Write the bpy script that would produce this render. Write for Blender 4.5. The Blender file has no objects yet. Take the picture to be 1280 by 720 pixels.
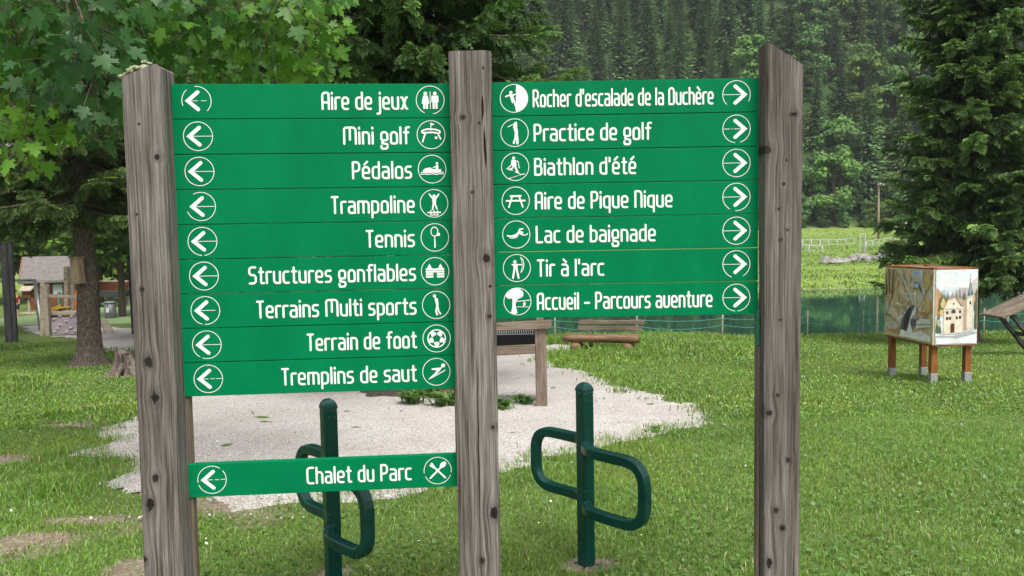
import bpy, bmesh, math, random
import numpy as np
from mathutils import Vector, Matrix

C = bpy.context
sc = C.scene
col = sc.collection
R = math.radians
PI = math.pi
rng = np.random.default_rng(7)
random.seed(7)

# ------------------------------------------------------------------ camera
CAM = Vector((0.0, 0.0, 1.6))
FPX = 960.0
pitch, roll = R(3.576), R(1.0)
Fw = Vector((0, math.cos(pitch), -math.sin(pitch)))
U0 = Vector((0, math.sin(pitch), math.cos(pitch)))
R0 = Vector((1, 0, 0))
Rt = R0 * math.cos(roll) - U0 * math.sin(roll)
Up = U0 * math.cos(roll) + R0 * math.sin(roll)
cam_d = bpy.data.cameras.new('camera')
cam_d.sensor_width = 36.0
cam_d.lens = 27.0
cam_d.clip_start = 0.05
cam_d.clip_end = 3000
cam = bpy.data.objects.new('camera', cam_d)
col.objects.link(cam)
m3 = Matrix((Rt, Up, -Fw)).transposed()
cam.matrix_world = Matrix.Translation(CAM) @ m3.to_4x4()
sc.camera = cam

# ------------------------------------------------------------------ light
SUN_EL, SUN_AZ = R(60), R(163)          # azimuth clockwise from +Y: behind the camera
world = bpy.data.worlds.new('World')
sc.world = world
world.use_nodes = True
wn, wl = world.node_tree.nodes, world.node_tree.links
bg = wn['Background']
sky = wn.new('ShaderNodeTexSky')
sky.sky_type = 'NISHITA'
sky.sun_disc = False
sky.sun_elevation = SUN_EL
sky.sun_rotation = SUN_AZ
sky.air_density = 1.0
sky.dust_density = 6.0
sky.ozone_density = 0.6
hs = wn.new('ShaderNodeHueSaturation')
hs.inputs['Saturation'].default_value = 0.22
wl.new(sky.outputs[0], hs.inputs['Color'])
wl.new(hs.outputs[0], bg.inputs['Color'])
bg.inputs['Strength'].default_value = 0.15
sd = bpy.data.lights.new('sun', 'SUN')
sd.energy = 1.5
sd.angle = R(22)
sd.color = (1.0, 0.955, 0.89)
sun = bpy.data.objects.new('sun', sd)
col.objects.link(sun)
d = Vector((math.sin(SUN_AZ) * math.cos(SUN_EL), math.cos(SUN_AZ) * math.cos(SUN_EL), math.sin(SUN_EL)))
sun.rotation_euler = d.to_track_quat('Z', 'Y').to_euler()
sc.view_settings.view_transform = 'Standard'
sc.view_settings.look = 'None'
sc.view_settings.gamma = 1
sc.view_settings.use_curve_mapping = False
sc.view_settings.exposure = 0.8
sc.cycles.use_denoising = True
sc.cycles.max_bounces = 7
sc.cycles.diffuse_bounces = 3
sc.cycles.glossy_bounces = 3
sc.cycles.transmission_bounces = 5
sc.cycles.transparent_max_bounces = 8
sc.cycles.sample_clamp_indirect = 6.0

# ------------------------------------------------------------------ numeric helpers
def ss(a, b, x):
    t = np.clip((np.asarray(x, float) - a) / (b - a), 0, 1)
    return t * t * (3 - 2 * t)

def sp(x):
    x = np.asarray(x, float)
    return np.where(x > 20, x, np.log1p(np.exp(np.clip(x, -40, 20))))

def hsh(i, j, s):
    n = np.sin(i * 127.1 + j * 311.7 + s * 74.7) * 43758.5453
    return n - np.floor(n)

def vn(x, y, s=0):
    x = np.asarray(x, float); y = np.asarray(y, float)
    i, j = np.floor(x), np.floor(y)
    u, v = x - i, y - j
    u = u * u * (3 - 2 * u); v = v * v * (3 - 2 * v)
    a, b = hsh(i, j, s), hsh(i + 1, j, s)
    c, e = hsh(i, j + 1, s), hsh(i + 1, j + 1, s)
    return (a * (1 - u) + b * u) * (1 - v) + (c * (1 - u) + e * u) * v

def fbm(x, y, s=0, o=3):
    r, a, t = 0, 1, 0
    for k in range(o):
        r = r + a * vn(np.asarray(x) * 2 ** k, np.asarray(y) * 2 ** k, s + k * 3); t += a; a *= .5
    return r / t

WATER = -1.75
def zt(x, y):
    x = np.asarray(x, float); y = np.asarray(y, float)
    near = -0.08 * sp(y - 4)
    left = near + 0.05 * sp(y - 22) + 0.03 * sp((y - 62) / 3) * 3
    edge = 24.2 + 0.7 * (vn(x * .18, 0 * x, 5) - .5)
    rp = np.interp(y, [20, 44.6, 46.2, 47.4, 49, 54, 57, 90, 104, 113, 118, 420], [-2.9, -2.9, -2.3, -1.6, -1.2, -.92, -.86, .15, 1.2, 3.0, 4.5, 4.5 + .95 * 302])
    rp = rp + ss(46, 50, y) * (vn(x * .3, y * .3, 9) - .5) * .25
    right = near * (1 - ss(edge, edge + 2.0, y)) + rp * ss(edge, edge + 2.0, y)
    m = ss(-7, -2.5, x)
    hill = .95 * sp((y - 116) / 4) * 4 * (.15 + .85 * ss(-105, -25, x))
    left = np.where(y > 60, left + hill, left)
    z = left * (1 - m) + right * m
    z = z + (fbm(x * .8, y * .8, 2) - .5) * .05 * (1 - ss(22, 24, y) * m) + (vn(x * .06, y * .06, 4) - .5) * 2.5 * ss(100, 130, y)
    return z

def zt1(x, y): return float(zt(x, y))

def ray(px, py):
    return Fw + Rt * ((px - 640) / FPX) + Up * ((360 - py) / FPX)

def at(px, py, Y):
    r = ray(px, py)
    return CAM + r * (Y / r.y)

def ground(px, py):
    r = ray(px, py)
    lo = 2.0
    for k in range(3000):
        y = 2.0 + k * .05
        p = CAM + r * (y / r.y)
        if p.z < zt1(p.x, p.y): break
        lo = y
    hi = lo + .05
    for _ in range(20):
        mid = (lo + hi) / 2
        p = CAM + r * (mid / r.y)
        if p.z < zt1(p.x, p.y): hi = mid
        else: lo = mid
    p = CAM + r * (hi / r.y)
    return Vector((p.x, p.y, zt1(p.x, p.y)))

def foot(px, Y):
    """the ground under picture column px at depth Y"""
    x = at(px, 300, Y).x
    return Vector((x, Y, zt1(x, Y)))

# ------------------------------------------------------------------ materials
class NT:
    def __init__(s, name):
        s.m = bpy.data.materials.new(name); s.m.use_nodes = True
        s.t = s.m.node_tree; s.n = s.t.nodes; s.b = s.n['Principled BSDF']; s.out = s.n['Material Output']
    def add(s, t, **k):
        n = s.n.new(t)
        for a, v in k.items():
            if hasattr(n, a) and a not in n.inputs: setattr(n, a, v)
            else: s.set(n.inputs[a.replace('_', ' ')] if a.replace('_', ' ') in n.inputs else n.inputs[a], v)
        return n
    def set(s, i, v):
        if isinstance(v, bpy.types.NodeSocket): s.t.links.new(v, i)
        elif hasattr(i, 'default_value'):
            if isinstance(v, (tuple, list)) and len(v) == 3 and i.type == 'RGBA': v = (*v, 1)
            i.default_value = v
    def P(s, name, v): s.set(s.b.inputs[name], v)
    def coords(s, kind='Object', scale=(1, 1, 1), loc=(0, 0, 0)):
        c = s.n.new('ShaderNodeTexCoord'); mp = s.n.new('ShaderNodeMapping')
        s.t.links.new(c.outputs[kind], mp.inputs[0]); mp.inputs['Scale'].default_value = scale; mp.inputs['Location'].default_value = loc
        return mp.outputs[0]
    def noise(s, vec, scale, detail=4, rough=.55, dist=0):
        n = s.n.new('ShaderNodeTexNoise'); s.t.links.new(vec, n.inputs['Vector'])
        n.inputs['Scale'].default_value = scale; n.inputs['Detail'].default_value = detail; n.inputs['Roughness'].default_value = rough; n.inputs['Distortion'].default_value = dist
        return n.outputs[0]
    def vor(s, vec, scale, out='Distance', feature='F1', rnd=1.0):
        n = s.n.new('ShaderNodeTexVoronoi'); n.feature = feature; s.t.links.new(vec, n.inputs['Vector'])
        n.inputs['Scale'].default_value = scale; n.inputs['Randomness'].default_value = rnd
        return n.outputs[out]
    def ramp(s, fac, stops):
        n = s.n.new('ShaderNodeValToRGB'); s.t.links.new(fac, n.inputs[0])
        e = n.color_ramp.elements
        while len(e) < len(stops): e.new(.5)
        for k, (p, c) in enumerate(stops):
            e[k].position = p; e[k].color = (*c, 1) if len(c) == 3 else c
        return n.outputs[0]
    def mix(s, fac, a, b, mode='MIX'):
        n = s.n.new('ShaderNodeMix'); n.data_type = 'RGBA'; n.blend_type = mode
        s.set(n.inputs[0], fac); s.set(n.inputs[6], a); s.set(n.inputs[7], b)
        return n.outputs[2]
    def math(s, op, a, b=0.0, clamp=False):
        n = s.n.new('ShaderNodeMath'); n.operation = op; n.use_clamp = clamp
        s.set(n.inputs[0], a); s.set(n.inputs[1], b)
        return n.outputs[0]
    def bump(s, h, strength=.3, dist=.01):
        n = s.n.new('ShaderNodeBump'); s.t.links.new(h, n.inputs['Height'])
        n.inputs['Strength'].default_value = strength; n.inputs['Distance'].default_value = dist
        s.t.links.new(n.outputs[0], s.b.inputs['Normal'])
    def attr(s, name):
        n = s.n.new('ShaderNodeAttribute'); n.attribute_name = name
        return n
    def rand(s):
        return s.n.new('ShaderNodeObjectInfo').outputs['Random']

def plain(name, c, rough=.6, metal=0.0, var=.12, scale=12, bump=0.0):
    t = NT(name)
    v = t.coords()
    n = t.noise(v, scale, 5)
    t.P('Base Color', t.ramp(n, [(.3, tuple(x * (1 - var) for x in c)), (.7, tuple(min(1, x * (1 + var)) for x in c))]))
    t.P('Roughness', rough); t.P('Metallic', metal)
    if bump: t.bump(t.noise(v, scale * 4, 5), bump, .005)
    return t.m

def wood(name, dark, light, axis=2, seed=0.0, fine=1.0, knots=(), splits=(), rough=.85, bump=.5):
    """grain runs along the given object axis; knots are (x, z, radius, length ratio) on the face, the grain bends round them"""
    t = NT(name)
    tc = t.n.new('ShaderNodeTexCoord')
    base = tc.outputs['Object']
    sx = t.add('ShaderNodeSeparateXYZ'); t.set(sx.inputs[0], base)
    px_, pz_ = sx.outputs[0], sx.outputs[2]
    kd, off = None, None
    for kx, kz, kr, kl in knots:
        dx = t.math('SUBTRACT', px_, kx); dz = t.math('DIVIDE', t.math('SUBTRACT', pz_, kz), kl)
        d2 = t.math('ADD', t.math('MULTIPLY', dx, dx), t.math('MULTIPLY', dz, dz))
        dn = t.math('DIVIDE', t.math('SQRT', d2), kr)
        kd = dn if kd is None else t.math('MINIMUM', kd, dn)
        fall = t.math('POWER', 2.718, t.math('MULTIPLY', t.math('DIVIDE', d2, kr * kr * 7.0), -1.0))
        o = t.math('MULTIPLY', t.math('MULTIPLY', dx, fall), -.6)
        off = o if off is None else t.math('ADD', off, o)
    if off is not None:
        cb = t.add('ShaderNodeCombineXYZ'); t.set(cb.inputs[0], t.math('ADD', px_, off)); t.set(cb.inputs[1], sx.outputs[1]); t.set(cb.inputs[2], pz_)
        base = cb.outputs[0]
    def mp(scl, loc):
        m = t.n.new('ShaderNodeMapping'); t.set(m.inputs[0], base); m.inputs['Scale'].default_value = scl; m.inputs['Location'].default_value = loc
        return m.outputs[0]
    def along(a_, c_):
        q = [a_ * fine] * 3; q[axis] = c_ * fine
        return tuple(q)
    g = t.noise(mp(along(58, 1.2), (seed, seed * 1.7, seed * .6)), 1.0, 6, .62, .5)
    f = t.noise(mp(along(170, 3.5), (seed * 2, seed, 0)), 1.0, 3, .6)
    f2 = t.noise(mp(along(95, 1.6), (seed, 0, seed)), 1.0, 4, .7)
    s3 = [5.0] * 3; s3[axis] = 1.5
    bg_ = t.noise(mp(tuple(s3), (seed * 5, seed, seed)), 1.0, 5, .65)
    gg = t.math('ADD', t.math('ADD', t.math('MULTIPLY', g, .26), t.math('MULTIPLY', f, .44)), t.math('MULTIPLY', f2, .30))
    c = t.ramp(gg, [(.385, dark), (.5, tuple(.5 * a + .5 * b for a, b in zip(dark, light))), (.60, light)])
    c = t.mix(t.ramp(bg_, [(.32, (0, 0, 0)), (.68, (1, 1, 1))]), t.mix(1.0, c, (.50, .47, .46), 'MULTIPLY'), c)
    crack = t.ramp(t.noise(mp(along(30, .75), (seed * 3, 2, 1)), 1.0, 4, .55, .2), [(.345, (1, 1, 1)), (.365, (0, 0, 0))])
    c = t.mix(t.math('MULTIPLY', crack, .8), c, tuple(q * .28 for q in dark))
    h = t.math('SUBTRACT', gg, t.math('MULTIPLY', crack, .35))
    for kx, z0, z1, w in splits:
        wob = t.math('MULTIPLY', t.math('SUBTRACT', t.noise(mp((3, 3, 9), (seed, 1, kx * 40)), 1.0, 3), .5), .012)
        dx = t.math('ABSOLUTE', t.math('ADD', t.math('SUBTRACT', px_, kx), wob))
        u = t.math('DIVIDE', t.math('SUBTRACT', pz_, z0), z1 - z0)
        sh = t.math('MULTIPLY', t.math('MULTIPLY', u, t.math('SUBTRACT', 1.0, u)), 4.0 * w)
        m_ = t.math('MULTIPLY', t.math('SUBTRACT', sh, dx), 900, True)
        c = t.mix(m_, c, (.006, .005, .004)); h = t.math('SUBTRACT', h, t.math('MULTIPLY', m_, .8))
    if kd is not None:
        n_ = t.math('ADD', t.math('MULTIPLY', t.math('SUBTRACT', f2, .5), 1.2), t.math('MULTIPLY', t.math('SUBTRACT', t.noise(mp((70, 70, 50), (seed, 3, 1)), 1.0, 3), .5), 2.0))
        k1 = t.math('ADD', kd, n_)
        ring = t.ramp(k1, [(.95, (1, 1, 1)), (1.0, (0, 0, 0))])
        core = t.ramp(t.math('MULTIPLY', k1, .5), [(.30, (1, 1, 1)), (.42, (0, 0, 0))])
        halo = t.ramp(t.math('MULTIPLY', k1, .25), [(.22, (1, 1, 1)), (.62, (0, 0, 0))])
        c = t.mix(t.math('MULTIPLY', halo, .55), c, tuple(q * .9 for q in dark))
        c = t.mix(ring, c, tuple(q * .55 for q in dark))
        core = t.math('MULTIPLY', core, t.ramp(t.noise(mp((11, 11, 11), (seed, seed * 2, 5)), 1.0, 2), [(.40, (.25, .25, .25)), (.56, (1, 1, 1))]))
        c = t.mix(core, c, tuple(q * .2 for q in dark))
        h = t.math('SUBTRACT', h, t.math('MULTIPLY', core, .5))
    t.P('Base Color', c); t.P('Roughness', rough); t.P('Specular IOR Level', .2)
    t.bump(h, bump, .006)
    return t.m

def foliage(name, rough=.55, trans=.3, spec=.25, var=.18):
    """leaf colour comes from the vertex colour each leaf carries, varied a little per tree"""
    t = NT(name)
    a = t.attr('Col').outputs['Color']
    h = t.add('ShaderNodeHueSaturation')
    t.set(h.inputs['Color'], a)
    r = t.rand()
    t.set(h.inputs['Value'], t.math('ADD', t.math('MULTIPLY', r, 2 * var), 1 - var))
    t.set(h.inputs['Hue'], t.math('ADD', t.math('MULTIPLY', r, .03), .485))
    t.P('Base Color', h.outputs[0]); t.P('Roughness', rough); t.P('Specular IOR Level', spec)
    tr = t.add('ShaderNodeBsdfTranslucent')
    br = t.add('ShaderNodeHueSaturation'); t.set(br.inputs['Color'], h.outputs[0]); br.inputs['Value'].default_value = 1.5; br.inputs['Hue'].default_value = .485
    t.set(tr.inputs['Color'], br.outputs[0])
    mx = t.add('ShaderNodeMixShader'); mx.inputs[0].default_value = trans
    t.t.links.new(t.b.outputs[0], mx.inputs[1]); t.t.links.new(tr.outputs[0], mx.inputs[2])
    t.t.links.new(mx.outputs[0], t.out.inputs['Surface'])
    return t.m

# ------------------------------------------------------------------ object helpers
def tag(o, label=None, cat=None, group=None, kind=None):
    if label: o['label'] = label
    if cat: o['category'] = cat
    if group: o['group'] = group
    if kind: o['kind'] = kind
    return o

def empty(name, loc, label, cat, group=None, rz=0.0):
    o = bpy.data.objects.new(name, None)
    o.empty_display_size = .1
    o.location = loc; o.rotation_euler = (0, 0, rz)
    col.objects.link(o)
    return tag(o, label, cat, group)

def link(name, me, parent=None):
    o = bpy.data.objects.new(name, me); col.objects.link(o)
    if parent is not None: o.parent = parent
    return o

def copy_tree(o, parent=None):
    c = o.copy(); col.objects.link(c)
    if parent is not None: c.parent = parent
    for ch in [k for k in o.children]: copy_tree(ch, c)
    return c

def np_mesh(name, V, faces, mats, col_attr=None, midx=None, smooth=False):
    """faces: list of (n, k) int arrays"""
    me = bpy.data.meshes.new(name)
    V = np.asarray(V, np.float32)
    me.vertices.add(len(V)); me.vertices.foreach_set('co', V.ravel())
    tot = np.concatenate([np.full(len(f), f.shape[1], np.int32) for f in faces])
    idx = np.concatenate([np.asarray(f, np.int32).ravel() for f in faces])
    st = np.concatenate([[0], np.cumsum(tot)[:-1]]).astype(np.int32)
    me.loops.add(len(idx)); me.loops.foreach_set('vertex_index', idx)
    me.polygons.add(len(tot)); me.polygons.foreach_set('loop_start', st); me.polygons.foreach_set('loop_total', tot)
    for m in (mats if isinstance(mats, (list, tuple)) else [mats]): me.materials.append(m)
    if midx is not None: me.polygons.foreach_set('material_index', np.asarray(midx, np.int32))
    if smooth: me.polygons.foreach_set('use_smooth', np.ones(len(tot), bool))
    if col_attr is not None:
        a = me.color_attributes.new('Col', 'FLOAT_COLOR', 'POINT')
        c4 = np.ones((len(V), 4), np.float32); c4[:, :3] = col_attr
        a.data.foreach_set('color', c4.ravel())
    me.update(calc_edges=True)
    return me

class MB:
    """collects shapes, links them as ONE mesh object"""
    def __init__(s): s.v = []; s.f = []; s.sm = []
    def add(s, vs, fs, smooth=False):
        k = len(s.v); s.v += [tuple(v) for v in vs]
        s.f += [tuple(i + k for i in f) for f in fs]; s.sm += [smooth] * len(fs)
        return s
    def box(s, c, size, rot=None, b=0.0):
        hx, hy, hz = [q / 2 for q in size]
        bm = bmesh.new(); bmesh.ops.create_cube(bm, size=1.0)
        for v in bm.verts: v.co = (v.co.x * size[0], v.co.y * size[1], v.co.z * size[2])
        if b: bmesh.ops.bevel(bm, geom=bm.edges[:], offset=b, segments=2, affect='EDGES', profile=.6)
        M = Matrix.Translation(Vector(c)) @ (rot.to_4x4() if rot is not None else Matrix())
        bm.verts.index_update()
        s.add([M @ v.co for v in bm.verts], [[v.index for v in f.verts] for f in bm.faces])
        bm.free(); return s
    def beam(s, a, b_, w, h, bev=0.0, up=(0, 0, 1)):
        a, b_ = Vector(a), Vector(b_); x = (b_ - a); L = x.length; x.normalize()
        y = Vector(up).cross(x)
        if y.length < 1e-4: y = Vector((0, 1, 0)).cross(x)
        y.normalize(); z = x.cross(y)
        return s.box((a + b_) / 2, (L, w, h), Matrix((x, y, z)).transposed(), bev)
    def tube(s, pts, rad, n=8, cap=True, smooth=True, square=False):
        pts = [Vector(p) for p in pts]
        if not isinstance(rad, (list, tuple)): rad = [rad] * len(pts)
        t0 = (pts[1] - pts[0]).normalized()
        ref = Vector((0, 0, 1)) if abs(t0.z) < .9 else Vector((1, 0, 0))
        nrm = (ref - t0 * ref.dot(t0)).normalized()
        vs, fs = [], []
        for i, p in enumerate(pts):
            t = (pts[min(i + 1, len(pts) - 1)] - pts[max(i - 1, 0)]).normalized()
            nrm = (nrm - t * nrm.dot(t)).normalized(); bi = t.cross(nrm)
            for k in range(n):
                a = 2 * PI * (k + .5) / n
                r = rad[i]
                if square: a = R(90 * (k // 2) + (37 if k % 2 == 0 else 53)); r = r / math.cos(R(37))
                vs.append(p + nrm * math.cos(a) * r + bi * math.sin(a) * r)
        for i in range(len(pts) - 1):
            for k in range(n):
                k2 = (k + 1) % n
                fs.append((i * n + k, i * n + k2, (i + 1) * n + k2, (i + 1) * n + k))
        if cap:
            fs.append(tuple(reversed(range(n)))); fs.append(tuple((len(pts) - 1) * n + k for k in range(n)))
        return s.add(vs, fs, smooth)
    def poly(s, pts): return s.add(pts, [tuple(range(len(pts)))])
    def prism(s, pts, vec):
        n = len(pts); vec = Vector(vec); a = [Vector(p) for p in pts]
        fs = [tuple(range(n)), tuple(reversed(range(n, 2 * n)))] + [(i, i + n, (i + 1) % n + n, (i + 1) % n) for i in range(n)]
        return s.add(a + [p + vec for p in a], fs)
    def build(s, name, m, parent=None, smooth=None, recalc=True, loc=None):
        me = bpy.data.meshes.new(name); me.from_pydata(s.v, [], s.f)
        sm = s.sm if smooth is None else [smooth] * len(s.f)
        me.polygons.foreach_set('use_smooth', sm)
        if recalc:
            bm = bmesh.new(); bm.from_mesh(me); bmesh.ops.recalc_face_normals(bm, faces=bm.faces[:]); bm.to_mesh(me); bm.free()
        me.materials.append(m); me.update()
        o = link(name, me, parent)
        if loc is not None: o.location = loc
        return o

M = {}
SR = Vector((-.13, 2.72, 0))
kn = lambda Y, L: [(at(x, y, Y).x - SR.x, at(x, y, Y).z, r, l) for x, y, r, l in L]
M['post_a'] = wood('weathered_post', (.050, .041, .037), (.285, .258, .240), 2, 3.1, 1.0, kn(2.572, [(174, 155, .004, 1), (186, 452, .013, 1.3), (194, 498, .013, 1.5), (194, 598, .011, 1.2), (188, 632, .012, 2.2), (180, 700, .009, 1.6), (196, 196, .008, 1.4), (178, 362, .006, 1), (171, 268, .004, 1)]))
M['post_b'] = wood('weathered_post', (.048, .039, .034), (.270, .240, .220), 2, 8.7, 1.0, kn(2.650, [(579, 147, .010, .8), (599, 154, .004, 1), (604, 85, .004, 1), (608, 322, .014, 1.2), (613, 358, .005, 1), (612, 396, .006, 1), (616, 534, .008, 1), (617, 640, .013, 1.7), (603, 701, .008, 1.4), (590, 240, .005, 1)]),
                   [(at(603, 140, 2.65).x - SR.x, at(603, 155, 2.65).z, at(603, 116, 2.65).z, .0045), (at(606, 180, 2.65).x - SR.x, at(606, 215, 2.65).z, at(606, 156, 2.65).z, .005), (at(598, 560, 2.65).x - SR.x, at(598, 690, 2.65).z, at(598, 420, 2.65).z, .0025)])
M['post_c'] = wood('weathered_post', (.054, .043, .038), (.250, .222, .206), 2, 14.2, 1.0, kn(2.648, [(992, 143, .011, .7), (958, 187, .014, 1), (983, 200, .004, 1), (980, 230, .005, 1), (973, 261, .005, 1), (984, 287, .005, 1), (976, 300, .004, 1), (961, 517, .012, .8), (985, 575, .008, 1), (970, 638, .009, 1.2), (978, 660, .008, 1.2), (962, 704, .010, 1.8), (972, 494, .006, 1), (975, 400, .004, 1)]))
M['grey_timber'] = wood('grey_timber', (.10, .08, .06), (.32, .26, .20), 0, 2.2, .8)
M['grey_timber_z'] = wood('grey_timber', (.10, .08, .06), (.30, .24, .19), 2, 5.2, .8)
M['log_brown'] = wood('log', (.10, .06, .035), (.36, .23, .14), 0, 4.2, .5)
M['orange_wood'] = wood('stained_wood', (.20, .07, .02), (.42, .17, .055), 2, 1.2, .6, (), (), .6, .2)
M['orange_rail'] = wood('stained_wood', (.20, .07, .02), (.42, .17, .055), 0, 1.2, .6, (), (), .6, .2)
M['house_wood'] = wood('chalet_boards', (.10, .035, .015), (.30, .12, .05), 0, 6.2, .25, (), (), .7, .3)
M['dark_post'] = wood('dark_timber', (.03, .03, .032), (.12, .12, .125), 2, 9.2, .5)
M['pale_wood'] = wood('pale_plank', (.26, .19, .12), (.5, .40, .28), 2, 7.2, .8)
M['lichen'] = plain('lichen', (.26, .27, .17), .95, 0, .5, 60, .6)

t = NT('green_sign_paint')
v = t.coords(scale=(1, 1, 1))
n1 = t.noise(t.coords(scale=(1, 1, .35)), 6, 6, .65); n2 = t.noise(v, 160, 3)
c = t.ramp(n1, [(.3, (.0002, .128, .049)), (.7, (.0006, .164, .063))])
c = t.mix(t.math('MULTIPLY', t.ramp(n2, [(.62, (0, 0, 0)), (.74, (1, 1, 1))]), .10), c, (.06, .26, .15))
t.P('Base Color', c); t.P('Roughness', t.math('ADD', t.math('MULTIPLY', n1, .2), .38)); t.P('Specular IOR Level', .05)
t.bump(t.noise(v, 90, 3), .06, .002)
M['sign_green'] = t.m
t = NT('white_lettering_paint')
v = t.coords()
t.P('Base Color', t.mix(t.math('MULTIPLY', t.ramp(t.noise(v, 110, 5), [(.60, (0, 0, 0)), (.72, (1, 1, 1))]), .35), (.74, .75, .74), (.40, .46, .40)))
t.P('Roughness', .55)
M['sign_white'] = t.m
t = NT('dark_green_enamel')
v = t.coords()
c = t.ramp(t.noise(v, 9, 4), [(.3, (.001, .034, .027)), (.7, (.002, .047, .038))])
c = t.mix(t.math('MULTIPLY', t.ramp(t.noise(v, 55, 5), [(.66, (0, 0, 0)), (.72, (1, 1, 1))]), .5), c, (.22, .27, .26))
t.P('Base Color', c); t.P('Roughness', .26); t.P('Specular IOR Level', .4)
M['rack_green'] = t.m
M['galv'] = plain('galvanised_steel', (.48, .50, .52), .45, .8, .2, 30)
M['iron'] = plain('black_iron', (.012, .012, .013), .55, .5, .4, 30)
M['ext_green'] = plain('green_batten_paint', (.004, .13, .07), .5)
# ------------------------------------------------------------------ ground, gravel, lake
# outline of the gravel, walked round on the ground
GR = [ground(*p) for p in [(104, 566), (150, 603), (200, 622), (300, 632), (430, 630), (560, 612), (640, 596), (700, 574), (760, 560), (830, 550),
      (884, 533), (898, 517), (862, 503), (800, 490), (760, 477), (735, 466), (694, 459), (682, 447), (694, 441), (735, 441),
      (765, 437), (700, 431), (660, 430), (600, 431)]]
GR += [Vector((-2.2, 21.5, 0)), Vector((-5.2, 22.2, 0)), Vector((-8.3, 25.0, 0))]
GR += [ground(*p) for p in [(150, 409), (100, 405), (60, 406), (26, 408), (36, 417), (60, 420), (100, 425), (135, 441), (172, 441)]]
GR += [Vector((-6.2, 15.6, 0)), Vector((-5.2, 11.8, 0))]
GR += [ground(*p) for p in [(165, 510), (128, 538)]]
GXY = np.array([(p.x, p.y) for p in GR])

def inside(x, y, P=GXY):
    x = np.asarray(x, float); y = np.asarray(y, float)
    r = np.zeros(x.shape, bool); n = len(P)
    for i in range(n):
        x1, y1 = P[i]; x2, y2 = P[(i + 1) % n]
        c = ((y1 > y) != (y2 > y)) & (x < (x2 - x1) * (y - y1) / (y2 - y1 + 1e-12) + x1)
        r ^= c
    return r

def gdist(x, y, P=GXY):
    d = np.full(np.shape(x), 1e9); n = len(P)
    for i in range(n):
        a = P[i]; b = P[(i + 1) % n]; e = b - a
        t = np.clip(((x - a[0]) * e[0] + (y - a[1]) * e[1]) / (e @ e), 0, 1)
        d = np.minimum(d, np.hypot(x - a[0] - t * e[0], y - a[1] - t * e[1]))
    return d

def gsd(x, y):
    """signed distance to the gravel edge with a ragged outline, negative inside"""
    w = (fbm(x * 2.2, y * 2.2, 21, 4) - .5) * .8
    x2, y2 = x + w, y + (fbm(x * 2.2, y * 2.2, 33, 4) - .5) * .8
    return gdist(x2, y2) * np.where(inside(x2, y2), -1, 1)

BARE = [(ground(2, 575), .25, .28), (ground(45, 676), .30, .18), (ground(168, 708), .16, .22), (ground(733, 707), .15, .13),
        (ground(410, 719), .15, .13), (ground(270, 630), .35, .16), (ground(100, 650), .30, .10), (ground(120, 455), .7, .8), (ground(90, 532), .35, .3),
        (Vector((-1.2, 2.6, 0)), .35, .35), (Vector((-.13, 2.72, 0)), .35, .35), (Vector((.93, 2.72, 0)), .35, .35)]
def bare(x, y):
    b = 0 * np.asarray(x, float)
    for p, rx, ry in BARE:
        b = np.maximum(b, np.exp(-(((x - p.x) / rx) ** 2 + ((y - p.y) / ry) ** 2)))
    b = b * (.55 + .9 * fbm(x * 4, y * 4, 51))
    b = np.maximum(b, .5 * ss(.66, .80, fbm(x * 1.3, y * 1.3, 61)) * ss(1.0, -2.0, x))
    return np.clip(b, 0, 1)

ys = np.concatenate([np.arange(-30, 1, 1.0), np.arange(1, 14, .14), np.arange(14, 30, .3), np.arange(30, 62, .7), np.arange(62, 120, 2), np.arange(120, 425, 6)])
xs = np.concatenate([np.arange(-260, -60, 8.), np.arange(-60, -14, 1.2), np.arange(-14, -6, .35), np.arange(-6, 8, .15), np.arange(8, 26, .4), np.arange(26, 80, 1.5), np.arange(80, 261, 8.)])
X, Y = np.meshgrid(xs, ys)
Z = zt(X, Y)
nx, ny = len(xs), len(ys)
ii = np.arange(ny - 1)[:, None] * nx + np.arange(nx - 1)[None, :]
Q = np.stack([ii, ii + 1, ii + nx + 1, ii + nx], -1).reshape(-1, 4)
cB = bare(X, Y) * (Y < 22)
cB = np.maximum(cB, ((Y > 46.2) & (Y < 47.45) & (X > -6)) * (.75 + .4 * vn(X * 1.5, Y, 12)))
cF = ss(24, 46, Y) * np.where(X > -6, 1, ss(60, 80, Y))
cH = ss(112, 118, Y)
ca = np.stack([cB, cF, cH], -1).reshape(-1, 3)
t = NT('ground_soil_and_turf')
v = t.coords()
sep = t.add('ShaderNodeSeparateColor'); t.set(sep.inputs[0], t.attr('Col').outputs['Color'])
n_s = t.noise(v, 40, 6, .65); n_m = t.noise(v, .35, 5, .6); n_l = t.noise(v, 1.9, 5, .65)
turf = t.ramp(n_s, [(.3, (.07, .10, .03)), (.7, (.13, .19, .05))])
soil = t.ramp(t.noise(v, 26, 6, .7), [(.3, (.12, .09, .065)), (.55, (.24, .195, .15)), (.72, (.42, .37, .32))])
mead = t.mix(t.ramp(n_m, [(.35, (0, 0, 0)), (.65, (1, 1, 1))]), t.ramp(n_l, [(.3, (.10, .16, .035)), (.7, (.16, .235, .05))]), t.ramp(n_l, [(.3, (.14, .205, .045)), (.7, (.22, .28, .07))]))
c = t.mix(sep.outputs[1], turf, mead)
c = t.mix(t.ramp(t.math('ADD', sep.outputs[0], t.math('MULTIPLY', t.math('SUBTRACT', n_s, .5), .5)), [(.35, (0, 0, 0)), (.6, (1, 1, 1))]), c, soil)
c = t.mix(sep.outputs[2], c, t.ramp(n_l, [(.3, (.028, .055, .018)), (.7, (.06, .105, .032))]))
t.P('Base Color', c); t.P('Roughness', .95); t.P('Specular IOR Level', .1)
t.bump(t.noise(v, 55, 6, .7), .6, .02)
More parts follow.
